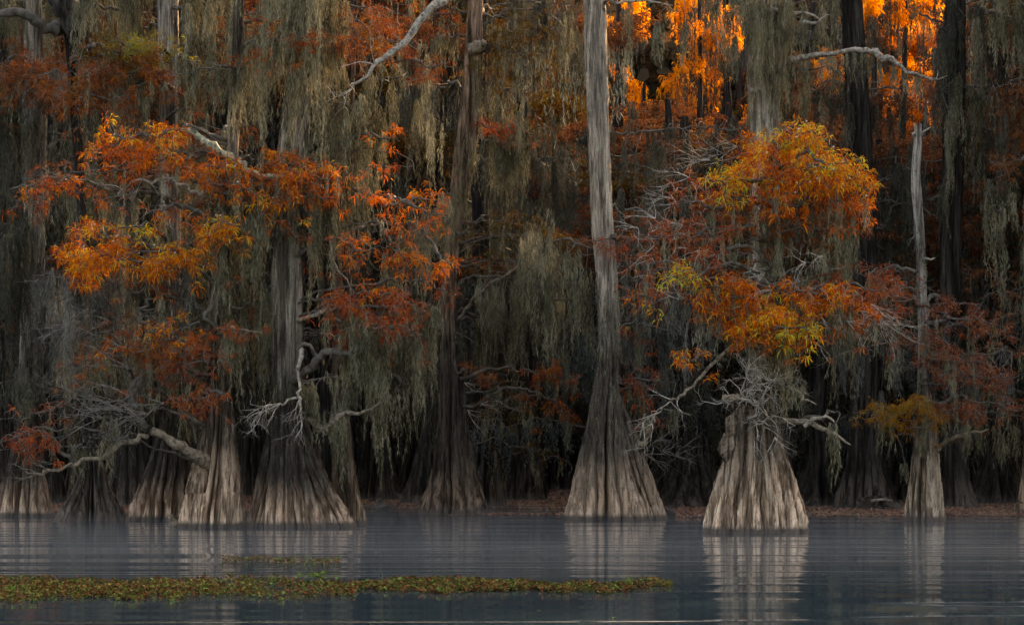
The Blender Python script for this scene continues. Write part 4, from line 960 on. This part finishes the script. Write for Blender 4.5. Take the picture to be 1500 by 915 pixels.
# ================================================================== THE WOOD BEHIND
def template(k, height, fol, mossm, barkm, w=.75):
    """One background cypress at the origin: trunk, eight to ten limbs with needles and moss."""
    s = Tree.__new__(Tree); s.Y = 0; s.o = np.array((0., 0., 0.)); s.root = empty('cypress_tree', (0, 0, 0), 'x', 'tree', 'x')
    g = Geo()
    # profile given directly in metres via a fake distance
    Yd = F; lean = rng.uniform(-.5, .5)
    prof = []
    for z, r in ((0, w * 1.5), (.4, w * 1.3), (1.2, w), (2.2, w * .72), (3.5, w * .52), (6, w * .42), (height * .6, w * .33)):
        cx = 750 + lean * z / height; py = YH + H - z
        prof.append((py, cx - r, cx + r))
    rows_at = trunk_mesh(g, prof, Yd, s.o, ns=56, ztop=height, step=.16, nv=10, deep=4, dY=-Yd)
    s.at = rows_at
    s.trunk = build(g, 'trunk', M[barkm], s.root, s.o, smooth=True)
    nl = 11
    for i in range(nl):
        z = 4.2 + (height - 6) * (i + rng.uniform(.1, .9)) / nl
        x, y, r = s.at(z); az = i * 2.4 + rng.uniform(-.4, .4); l = rng.uniform(2.2, 4.2) * (1.1 - .5 * i / nl)
        d = np.array((math.cos(az), math.sin(az), 0.)); st = np.array((x, y, z))
        lo, C = s.wlimb([st, st + d * l * .45 + (0, 0, .3), st + d * l + (0, 0, rng.uniform(-.5, .4))], .05, .012, 'limb', crook=.5, ns=5)
        S = []; tips = []
        for q in range(8):
            p = C[rng.integers(len(C) // 4, len(C))]; e = norm(d + rng.normal(0, 1, 3) * np.array((1, 1, .3)))
            tips += twigtree(S, p, e, rng.uniform(.5, 1.3), .016, 1, .35, -.02)
        T = np.array([t[0] for t in tips]); TD = np.array([t[1] for t in tips])
        g = Geo(); put_segs(g, S); s.sub(g, 'twigs', 'limb', lo)
        if i >= (2 if k == 4 else 5):
            n = len(T); rep = 8
            c = np.repeat(T, rep, 0) + rng.normal(0, .26, (n * rep, 3)) * np.array((1, 1, .42))
            g = Geo(); sprays(g, c, np.repeat(TD, rep, 0), 6, (.16, .34), .022); s.sub(g, 'foliage', fol, lo)
        a = np.vstack([C[rng.integers(len(C) // 5, len(C), 24)], T[rng.integers(0, len(T), 20)]]); a = a + rng.normal(0, .05, a.shape)
        L = rng.uniform(.8, 2.8, len(a)) * (1.25 if i < 6 else .8)
        g = Geo(); moss(g, a, L, rng.uniform(.06, .13, len(a)), dens=42, rw=.016, rl=(.1, .24)); s.sub(g, 'moss', mossm, lo)
    return s.root

def copy_tree(o, parent=None):
    c = o.copy(); COL.objects.link(c); c.parent = parent
    for ch in o.children: copy_tree(ch, c)
    return c

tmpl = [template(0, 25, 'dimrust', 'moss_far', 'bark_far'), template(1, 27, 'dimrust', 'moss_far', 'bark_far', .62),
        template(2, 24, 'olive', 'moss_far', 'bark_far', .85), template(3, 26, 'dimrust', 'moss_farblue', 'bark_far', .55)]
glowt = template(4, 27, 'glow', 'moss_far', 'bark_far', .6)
used = {}
spots = []
# rows: (Y, count, jitter)
MIDLAB = []
def near_front(x, y):
    return False
def px_of(x, Y): return 750 + x / Y * F
GLOWPX = [(1262, 1350), (995, 1090), (888, 912)]
for Y0, n in ((78, 13), (84, 14), (91, 15), (99, 16), (108, 17), (117, 18), (134, 18)):
    hw = .2125 * Y0 + 3.5; n2 = n + 4; stp = 2 * hw / n
    for i in range(n2):
        x = -hw + stp * (i + .5 + rng.uniform(-.38, .38)); y = Y0 + rng.uniform(-2.6, 2.6)
        spots.append((x, y, Y0))
for i in range(16):  # extra trees out of view on both sides, added to shade the near water
    spots.append((rng.uniform(17, 52) + i % 4, rng.uniform(58, 76), 70))
for i in range(5):
    spots.append((-rng.uniform(19, 32), rng.uniform(60, 76), 70))
PLACE = ['beyond the left edge pair', 'behind the spidery left base', 'behind the left pale based tree', 'behind the massive two trunked tree', 'past the long moss of the massive tree',
         'behind the dark leaning tree', 'in the dark gap right of the leaning tree', 'behind the tall pale column', 'in the rusty gap right of the pale column',
         'behind the gold crowned squat tree', 'behind the tall dark trunk', 'behind the bleached snag', 'behind the forked mossy tree', 'near the right edge']
ROWW = {78: 'nearest dim row', 84: 'second dim row', 91: 'third dim row'}
for i, (x, y, Y0) in enumerate(spots):
    k = int(rng.integers(0, 4)); src = tmpl[k]
    if k not in used: o = src; used[k] = 1
    else: o = copy_tree(src)
    o.location = (x, y, 0); o.rotation_euler = (0, 0, rng.uniform(0, 6.28)); s_ = rng.uniform(.88, 1.12)
    o.scale = (s_, s_, s_ * rng.uniform(.95, 1.05))
    px = px_of(x, y)
    for (a, b_) in GLOWPX:
        m_ = (3.6 if a > 1200 else 2.4) / y * F
        if a - m_ < px < b_ + m_ and y < 126:
            top = H + (YH - (120 if px > 1150 else 105)) / F * (y - 3) + .3
            o.scale[2] = min(o.scale[2], top / 26.5)
    if Y0 == 70:
        while -120 < px < 1640: x *= 1.1; px = px_of(x, y)
        o.location.x = x
    if Y0 in (78, 84) and -20 < px < 1520:
        w = PLACE[min(13, max(0, int(px / 1500 * 14)))]
        nb = MIDLAB.count((Y0, w)); MIDLAB.append((Y0, w))
        o['label'] = 'shaded mossy cypress, %s, %s%s' % (ROWW[Y0], w, ('', ', right twin', ', rightmost')[min(nb, 2)])
        o['group'] = 'shaded cypresses of the middle rows'
    else:
        o['label'] = 'dim mossy cypress deep in the dark wood behind or unseen beside the shaded middle rows'
        o['group'] = 'dim cypresses deep in the wood'
# trees whose crowns catch the sun from behind, high in the distance
glab = ['glowing golden cypress crown between the tall dark trunk and the forked mossy trunk',
        'second glowing golden crown close right of the tall dark trunk',
        'glowing golden crown under the hanging moss right of the pale column',
        'broad glowing crown left of the shaggy moss wrapped trunk',
        'small patch of glowing golden crown touching the pale column',
        'tiny patch of golden crown seen through the top left trunks', 'farthest golden crown above the bleached bough', 'dimmer golden crown closing the gap right of the pale column', 'golden crown touching the forked mossy trunk from behind']
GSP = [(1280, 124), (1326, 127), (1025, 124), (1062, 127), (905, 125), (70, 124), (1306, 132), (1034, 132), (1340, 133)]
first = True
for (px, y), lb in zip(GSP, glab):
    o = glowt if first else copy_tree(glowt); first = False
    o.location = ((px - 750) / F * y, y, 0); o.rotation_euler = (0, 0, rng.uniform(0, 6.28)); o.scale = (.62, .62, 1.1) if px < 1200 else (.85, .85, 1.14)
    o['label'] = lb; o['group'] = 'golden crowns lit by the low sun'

# far-off wood: one dense mass closing the view
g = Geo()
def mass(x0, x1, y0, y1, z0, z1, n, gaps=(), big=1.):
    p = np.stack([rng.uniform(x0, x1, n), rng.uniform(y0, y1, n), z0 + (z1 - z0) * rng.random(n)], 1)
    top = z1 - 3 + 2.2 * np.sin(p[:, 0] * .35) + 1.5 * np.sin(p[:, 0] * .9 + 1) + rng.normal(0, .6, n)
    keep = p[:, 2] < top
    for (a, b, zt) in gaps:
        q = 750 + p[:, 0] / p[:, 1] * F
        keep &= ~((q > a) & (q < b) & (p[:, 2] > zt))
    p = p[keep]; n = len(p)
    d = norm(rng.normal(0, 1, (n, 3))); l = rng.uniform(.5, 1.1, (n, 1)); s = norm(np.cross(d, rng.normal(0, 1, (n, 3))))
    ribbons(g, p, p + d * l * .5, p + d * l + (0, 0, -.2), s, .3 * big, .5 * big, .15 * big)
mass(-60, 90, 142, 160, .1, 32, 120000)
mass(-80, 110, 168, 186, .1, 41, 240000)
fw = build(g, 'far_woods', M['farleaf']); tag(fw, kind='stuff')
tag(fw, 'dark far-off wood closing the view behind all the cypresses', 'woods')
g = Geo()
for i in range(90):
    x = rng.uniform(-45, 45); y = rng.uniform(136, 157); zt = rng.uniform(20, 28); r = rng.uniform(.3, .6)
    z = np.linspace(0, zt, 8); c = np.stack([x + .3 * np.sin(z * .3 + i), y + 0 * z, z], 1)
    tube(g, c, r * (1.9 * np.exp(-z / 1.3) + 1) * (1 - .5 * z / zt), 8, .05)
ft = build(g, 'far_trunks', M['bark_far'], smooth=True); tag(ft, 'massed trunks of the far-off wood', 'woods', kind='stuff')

# ================================================================== WATER, FLOATING MAT, PLANTS
def sheet(name, x0, x1, y0, y1, z, mat, nx=2, ny=2):
    xs = np.linspace(x0, x1, nx); ys = np.linspace(y0, y1, ny)
    X, Yg = np.meshgrid(xs, ys); v = np.stack([X.ravel(), Yg.ravel(), np.full(X.size, z)], 1)
    i = np.arange(ny - 1)[:, None]; j = np.arange(nx - 1)[None]
    q = np.stack([i * nx + j, i * nx + j + 1, (i + 1) * nx + j + 1, (i + 1) * nx + j], -1).reshape(-1, 4)
    o = bpy.data.objects.new(name, mesh_from(name, v, q, mat)); COL.objects.link(o); return o

m, nt, out = new_mat('lake water')
tc = N(nt, 'ShaderNodeTexCoord')
def wave(sx, sy, detail, rot=0.):
    mp = N(nt, 'ShaderNodeMapping'); mp.inputs['Scale'].default_value = (sx, sy, 1); mp.inputs['Location'].default_value = (3.7, 1.35, 0); mp.inputs['Rotation'].default_value = (0, 0, rot)
    nt.links.new(tc.outputs['Object'], mp.inputs[0])
    n = N(nt, 'ShaderNodeTexNoise', i_Scale=1.0, i_Detail=detail, i_Roughness=.5); nt.links.new(mp.outputs[0], n.inputs['Vector']); return n.outputs[0]
w1 = wave(.045, .42, 1.0, .01)      # long low swell
w2 = wave(.12, 1.9, 2.0, -.01)      # narrow ripples
w3 = wave(1.2, 4.0, 3.0)            # small chop
patch = wave(.05, .09, 1.0)
pm = math_n(nt, 'MULTIPLY_ADD', patch, 5.0, -2.1, clamp=True)
# narrow crests out of the swell
cr = math_n(nt, 'POWER', math_n(nt, 'SUBTRACT', 1.0, math_n(nt, 'ABSOLUTE', math_n(nt, 'MULTIPLY_ADD', w1, 8.0, -4.0)), clamp=True), 5.0)
h = math_n(nt, 'MULTIPLY', w1, .055)
h = math_n(nt, 'MULTIPLY_ADD', math_n(nt, 'MULTIPLY', cr, math_n(nt, 'MULTIPLY_ADD', patch, 6.0, -2.6, clamp=True)), .016, h)
h = math_n(nt, 'MULTIPLY_ADD', math_n(nt, 'MULTIPLY', w2, pm), .0045, h)
h = math_n(nt, 'MULTIPLY_ADD', w3, .0016, h)
bp = N(nt, 'ShaderNodeBump'); bp.inputs['Strength'].default_value = 1.0; bp.inputs['Distance'].default_value = 1.0
nt.links.new(h, bp.inputs['Height'])
b = N(nt, 'ShaderNodeBsdfPrincipled'); b.inputs['Base Color'].default_value = (.019, .036, .048, 1); b.inputs['Roughness'].default_value = .06; b.inputs['IOR'].default_value = 1.33
nt.links.new(bp.outputs[0], b.inputs['Normal']); nt.links.new(b.outputs[0], out.inputs[0])
M['water'] = m
wo = sheet('water', -400, 400, -300, 700, 0, M['water']); tag(wo, 'calm dark blue grey lake water with long low ripples', 'water', kind='structure')

# sky-lit scatter of floating leaves, plants
def discs(g, x, y, r, z=.012, tilt=.25, lift=.02):
    n = len(x); a = rng.uniform(0, 2 * PI, n)
    nrm = norm(np.stack([rng.normal(0, tilt, n), rng.normal(0, tilt, n), np.ones(n)], 1))
    A = norm(np.cross(nrm, np.stack([np.cos(a), np.sin(a), 0 * a], 1))); Bv = np.cross(nrm, A)
    c = np.stack([x, y, z + rng.uniform(0, lift, n)], 1); R = r[:, None]
    V = []
    for k in range(6):
        t = k * PI / 3; V.append(c + R * (math.cos(t) * A + .75 * math.sin(t) * Bv))
    V = np.stack(V, 1); bb = (np.arange(n) * 6)[:, None]
    g.add(V.reshape(-1, 3), np.concatenate([bb + np.array([[0, 1, 2, 3]]), bb + np.array([[0, 3, 4, 5]])]))

def noise1(x, fs, ph): return sum(np.sin(x * f + p) / (i + 1) for i, (f, p) in enumerate(zip(fs, ph)))
def band(name, pxa, pxb, fy0, fy1, n, mats, label, rs=(.010, .030)):
    """floating plants between photo rows fy0(px)..fy1(px)"""
    px = rng.uniform(pxa, pxb, n); t = rng.random(n)
    y0, y1 = fy0(px), fy1(px)
    py = y0 + (y1 - y0) * t
    Y = F * H / (py - YH); x = (px - 750) / F * Y
    dens = (.41 if n > 9000 else .9) + .16 * np.sin(x * 3.1 + Y * 1.7) + .3 * np.sin(x * 7.3 - Y * 3.1) * np.sin(x * 2.9 + Y * 5) + .2 * np.sin(x * 17 + Y * 9) + .2 * np.sin(x * 1.1 + 2) - .5 * (np.abs(t - .5) * 2) ** 4 + .1
    k = (rng.random(n) < dens) & (y1 > y0); x = x[k]; Y = Y[k]
    root = None
    u = rng.random(len(x)) * .75 + .25 * (.5 + .5 * np.sin(x * 2.3 + Y * 4))
    g = Geo(); discs(g, x, Y, rng.uniform(rs[0], rs[1], len(x)), tilt=.6, lift=.06)
    o = build(g, name, mats); tag(o, label, 'water plants', kind='stuff'); return o
M['pads'] = leaf_mat('floating leaves', [(.0, (.03, .016, .012)), (.2, (.05, .028, .016)), (.34, (.20, .06, .028)), (.45, (.07, .045, .02)), (.6, (.05, .065, .016)), (.78, (.08, .11, .03)), (.88, (.16, .22, .05)), (.93, (.22, .085, .035))], .1, 3.0, .75)
M['brownmat'] = leaf_mat('fallen needles', [(.0, (.10, .05, .035)), (.4, (.27, .125, .078)), (.75, (.38, .18, .105)), (.93, (.27, .27, .10))], .1, .6, .6)
ph = rng.uniform(0, 6, 8)
def w0(p): return 849 + (p > 480) * np.minimum((p - 480) * .012, 8) + 3.2 * noise1(p, (.02, .07, .19), ph[:3])
def w1_(p): return np.where(p < 520, 880 - p * .008, 868 - (p - 520) * .001) + 2.6 * noise1(p, (.03, .08, .21), ph[3:6]) - np.clip((p - 920) * .09, 0, 30) - 6 * np.exp(-((p - 500) / 60.) ** 2) * 0
band('floating_plants', -120, 985, w0, w1_, 62000, M['pads'], 'long raft of small green and rusty floating plants across the near water')
band('floating_plants', 325, 500, lambda p: 819 + 2 * np.sin(p * .11), lambda p: 825 + 3.5 * np.sin(p * .043 + 1), 1500, M['pads'], 'small thin raft of floating plants between the long raft and the big bases')
# scattered drifting leaves
g = Geo(); n = 330; px = rng.uniform(-50, 1550, n); py = 770 + 145 * rng.random(n) ** 1.2; Y = F * H / (py - YH)
discs(g, (px - 750) / F * Y, Y, rng.uniform(.012, .03, n), z=.006, tilt=.1, lift=.004)
o = build(g, 'drifting_leaves', M['pads']); tag(o, 'scattered single leaves drifting on the open water', 'leaves', kind='stuff')
# brown mat of fallen needles under the farther trees
g = Geo(); n = 90000; Y = 66 + 34 * rng.random(n) ** 1.1; x = rng.uniform(-.235, .235, n) * Y
px = 750 + x / Y * F
edge = np.where(px > 990, 66.5, np.where(px < 480, 71, 74.5)) + .7 * noise1(x, (.35, .9, 2.3), ph[:3])
k = (Y > edge) & ~((px > 545) & (px < 800) & (Y > 75.2) & (Y < 77.5)) 
discs(g, x[k], Y[k], rng.uniform(.025, .06, k.sum()), z=.02, tilt=.35, lift=.05)
nb_ = 500; bx = rng.uniform(650, 850, nb_); Yb = rng.uniform(68.4, 70.2, nb_); discs(g, (bx - 750) / F * Yb, Yb, rng.uniform(.03, .06, nb_), z=.01, tilt=.3)
o = build(g, 'needle_litter', M['brownmat']); tag(o, 'red brown litter of fallen needles floating beneath the farther trees', 'leaf litter', kind='stuff')
mb, nt, out = new_mat('litter mud')
tc = N(nt, 'ShaderNodeTexCoord'); no = N(nt, 'ShaderNodeTexNoise', i_Scale=3.0, i_Detail=8.0, i_Roughness=.75); nt.links.new(tc.outputs['Object'], no.inputs['Vector'])
r = ramp(nt, [(.3, (.05, .032, .025)), (.5, (.13, .07, .045)), (.66, (.2, .11, .065)), (.78, (.13, .13, .055))]); nt.links.new(no.outputs[0], r.inputs[0])
b = N(nt, 'ShaderNodeBsdfPrincipled'); b.inputs['Roughness'].default_value = .95; nt.links.new(r.outputs[0], b.inputs['Base Color']); nt.links.new(b.outputs[0], out.inputs[0])
xs = np.linspace(-60, 60, 241)
pe = 750 + xs / 68 * F
ye = np.where(pe > 990, 67.2, np.where(pe < 480, 72, 77.8)) + .6 * noise1(xs, (.35, .9, 2.3), ph[:3])
v = np.concatenate([np.stack([xs, ye, 0 * xs + .012], 1), np.stack([xs, 0 * xs + 175, 0 * xs + .012], 1)]); q = [(i, i + 1, 242 + i, 241 + i) for i in range(240)]
o = bpy.data.objects.new('mud_bank', mesh_from('mud_bank', v, np.array(q), mb)); COL.objects.link(o); tag(o, 'flat brown mat covering the shallows under the wood', 'ground', kind='structure')

# grass tufts standing in the raft
def tuft(px, py, n, h, col, label, lean=.4):
    Y = F * H / (py - YH); c = np.array(((px - 750) / F * Y, Y, 0.))
    a = rng.uniform(0, 2 * PI, n); d = np.stack([np.cos(a) * lean, np.sin(a) * lean, np.ones(n)], 1) * rng.uniform(.4, 1, (n, 1))
    d = d * np.array((rng.uniform(.2, 1.2), 1, 1)); hh = h * rng.uniform(.5, 1, (n, 1))
    p0 = c + np.stack([rng.normal(0, .04, n), rng.normal(0, .04, n), np.zeros(n)], 1); p1 = p0 + d * hh * .55
    p2 = p1 + (d * .5 + np.stack([np.cos(a) * lean, np.sin(a) * lean, 0 * a], 1) * .8) * hh * .5
    s = norm(np.stack([np.sin(a), -np.cos(a) * .2, 0 * a], 1))
    g = Geo(); ribbons(g, p0, p1, p2, s, .006, .006, .0015)
    o = build(g, 'grass_tuft', M[col], origin=tuple(c)); tag(o, label, 'grass', 'grass tufts in the floating raft')
M['grass'] = leaf_mat('marsh grass', [(.1, (.07, .12, .025)), (.9, (.14, .22, .045))], .4)
M['drygrass'] = leaf_mat('dry marsh grass', [(.1, (.25, .17, .06)), (.9, (.4, .30, .12))], .4)
tuft(922, 857, 12, .30, 'grass', 'upright green grass tuft near the right end of the floating raft')
tuft(720, 858, 8, .26, 'drygrass', 'thin curled dry grass tuft on the raft below the middle', .9)
tuft(14, 870, 16, .26, 'grass', 'bright green grass tuft on the raft at the left edge')
tuft(36, 866, 10, .20, 'grass', 'smaller green tuft just right of the one at the left edge')
tuft(60, 872, 10, .16, 'grass', 'low green tuft at the lower rim of the raft near the left edge')
tuft(396, 850, 6, .2, 'grass', 'single sparse green tuft on the raft below the massive trunk')
tuft(512, 860, 5, .18, 'grass', 'tiny green tuft where the raft narrows')
tuft(628, 852, 5, .14, 'drygrass', 'little reddish dry tuft on the raft below the dark leaning tree', .8)
# clump of brighter lettuce-like plants
g = Geo(); n = 40; x = rng.normal(0, .12, n); y = rng.normal(0, .06, n); Yc = F * H / (848 - YH); xc = (462 - 750) / F * Yc
discs(g, x + xc, y + Yc, rng.uniform(.02, .045, n), tilt=.8, z=.03, lift=.08); o = build(g, 'water_lettuce', M['grass'], origin=(xc, Yc, 0)); tag(o, 'pale green leafy clump rising from the raft below the massive tree', 'water plant')

# knees and stumps
def knee(px, py, Y, h, r, mat, label, name='cypress_knee', lean=0, fork=False):
    b = P(px, py, Y); b[2] = 0; g = Geo()
    z = np.linspace(-.1, h, 14); t = np.clip(z / h, 0, 1)
    tube(g, np.stack([b[0] + lean * t ** 2 + .02 * np.sin(t * 7), b[1] + 0 * t, z], 1), r * (1 - t) ** .6 * (1 + .25 * np.sin(t * 9)) + r * .18, 16, .07)
    o = build(g, name, M[mat], origin=tuple(b), smooth=True); tag(o, label, 'tree stump' if 'stump' in name else 'cypress knee'); return o
knee(253, 770, F * H / (770 - YH), .30, .11, 'limb_tan', 'small pointed root knee at the left foot of the pale based cypress', lean=-.04)
knee(557, 741, 74, .33, .16, 'limb', 'short dark stump in the shallows right of the massive tree', 'tree_stump')
knee(700, 750, 68.9, .22, .10, 'bark_far', 'small dark knee beside the bell shaped base', lean=.05)
# fallen root log right of the dark tree
r0 = empty('fallen_log', (P(1292, 745, 73)[0], 73, 0), 'low rotten root log lying beside the foot of the tall dark trunk', 'log')
oo = np.array(r0.location)
g = Geo(); c = np.array([P(1262, 740, 73), P(1280, 734, 72.8), P(1300, 735, 72.7), P(1318, 745, 72.6)]); C = resample(c, 20); tube(g, C, np.linspace(.22, .10, 20), 14, .1); build(g, 'trunk', M['bark_far'], r0, oo, True)
g = Geo(); c = np.array([P(1276, 733, 72.5), P(1295, 731, 72.4), P(1306, 733, 72.4)]); tube(g, resample(c, 10), np.linspace(.05, .02, 10), 8, .05); build(g, 'branch', M['limb_pale'], r0, oo, True)
r0 = empty('fallen_log', (P(540, 745, 72.5)[0], 72.5, 0), 'thin dead branches lying in the shallows right of the massive tree', 'log')
oo = np.array(r0.location)
for a_, b_ in (((528, 741), (556, 744)), ((535, 746), (560, 737)), ((545, 745), (575, 742))):
    g = Geo(); c = np.array([P(*a_, 73), P((a_[0] + b_[0]) / 2, (a_[1] + b_[1]) / 2 - 1.5, 73), P(*b_, 72.8)]); tube(g, resample(c, 10), np.linspace(.035, .015, 10), 6, .05); build(g, 'branch', M['limb'], r0, oo, True)

# ================================================================== MIST over the lake
if MIST > 0:
    bm_v = np.array([(x, y, z) for z in (.03, MISTH) for y in (40., 125.) for x in (-60., 60.)])
    q = np.array([(0, 2, 3, 1), (4, 5, 7, 6), (0, 1, 5, 4), (2, 6, 7, 3), (0, 4, 6, 2), (1, 3, 7, 5)])
    mm = bpy.data.materials.new('lake mist'); mm.use_nodes = True; nt = mm.node_tree; nt.nodes.clear(); out = nt.nodes.new('ShaderNodeOutputMaterial')
    vs = nt.nodes.new('ShaderNodeVolumePrincipled'); vs.inputs['Color'].default_value = (.82, .88, .95, 1); vs.inputs['Density'].default_value = MIST; vs.inputs['Anisotropy'].default_value = .2
    nt.links.new(vs.outputs[0], out.inputs['Volume'])
    o = bpy.data.objects.new('mist', mesh_from('mist', bm_v, q, mm)); COL.objects.link(o); tag(o, 'thin pale morning mist lying on the water', 'mist', kind='stuff')

# ================================================================== CAMERA, LIGHT, WORLD
cam = bpy.data.cameras.new('camera'); co = bpy.data.objects.new('camera', cam); COL.objects.link(co); scene.camera = co
co.location = (0, 0, H); co.rotation_euler = (PI / 2, 0, 0)
cam.sensor_width = 36; cam.lens = F / 1500 * 36; cam.shift_y = (YH - 457.5) / 1500; cam.clip_end = 2000; cam.clip_start = .5
EL, AZ = math.radians(SUN_EL), math.radians(SUN_AZ)     # azimuth clockwise from +Y
sun = bpy.data.lights.new('sun', 'SUN'); so = bpy.data.objects.new('sun', sun); COL.objects.link(so)
sd = Vector((math.sin(AZ) * math.cos(EL), math.cos(AZ) * math.cos(EL), math.sin(EL)))
so.rotation_euler = sd.to_track_quat('Z', 'Y').to_euler(); sun.energy = SUN_E; sun.angle = math.radians(SUN_ANG); sun.color = (1, .84, .62)
so.location = (0, -20, 40)
w = bpy.data.worlds.new('World'); scene.world = w; w.use_nodes = True; nt = w.node_tree
bg = nt.nodes['Background']; sky = nt.nodes.new('ShaderNodeTexSky'); sky.sky_type = 'NISHITA'; sky.sun_disc = False
sky.sun_elevation = EL; sky.sun_rotation = AZ; sky.dust_density = 4.0; sky.air_density = 1.0; sky.ozone_density = 1.0
nt.links.new(sky.outputs[0], bg.inputs[0]); bg.inputs[1].default_value = SKY
scene.view_settings.view_transform = 'Standard'; scene.view_settings.look = 'None'; scene.view_settings.gamma = 1; scene.view_settings.exposure = EXPO
scene.view_settings.use_curve_mapping = False
scene.view_settings.use_white_balance = True; scene.view_settings.white_balance_temperature = 9000; scene.view_settings.white_balance_tint = 15.5
scene.render.engine = 'CYCLES'; cy = scene.cycles
cy.max_bounces = 5; cy.diffuse_bounces = 2; cy.glossy_bounces = 3; cy.transmission_bounces = 3; cy.volume_bounces = 0; cy.transparent_max_bounces = 6
cy.use_denoising = True; cy.sample_clamp_indirect = 3.0; cy.use_adaptive_sampling = True; cy.adaptive_threshold = .02
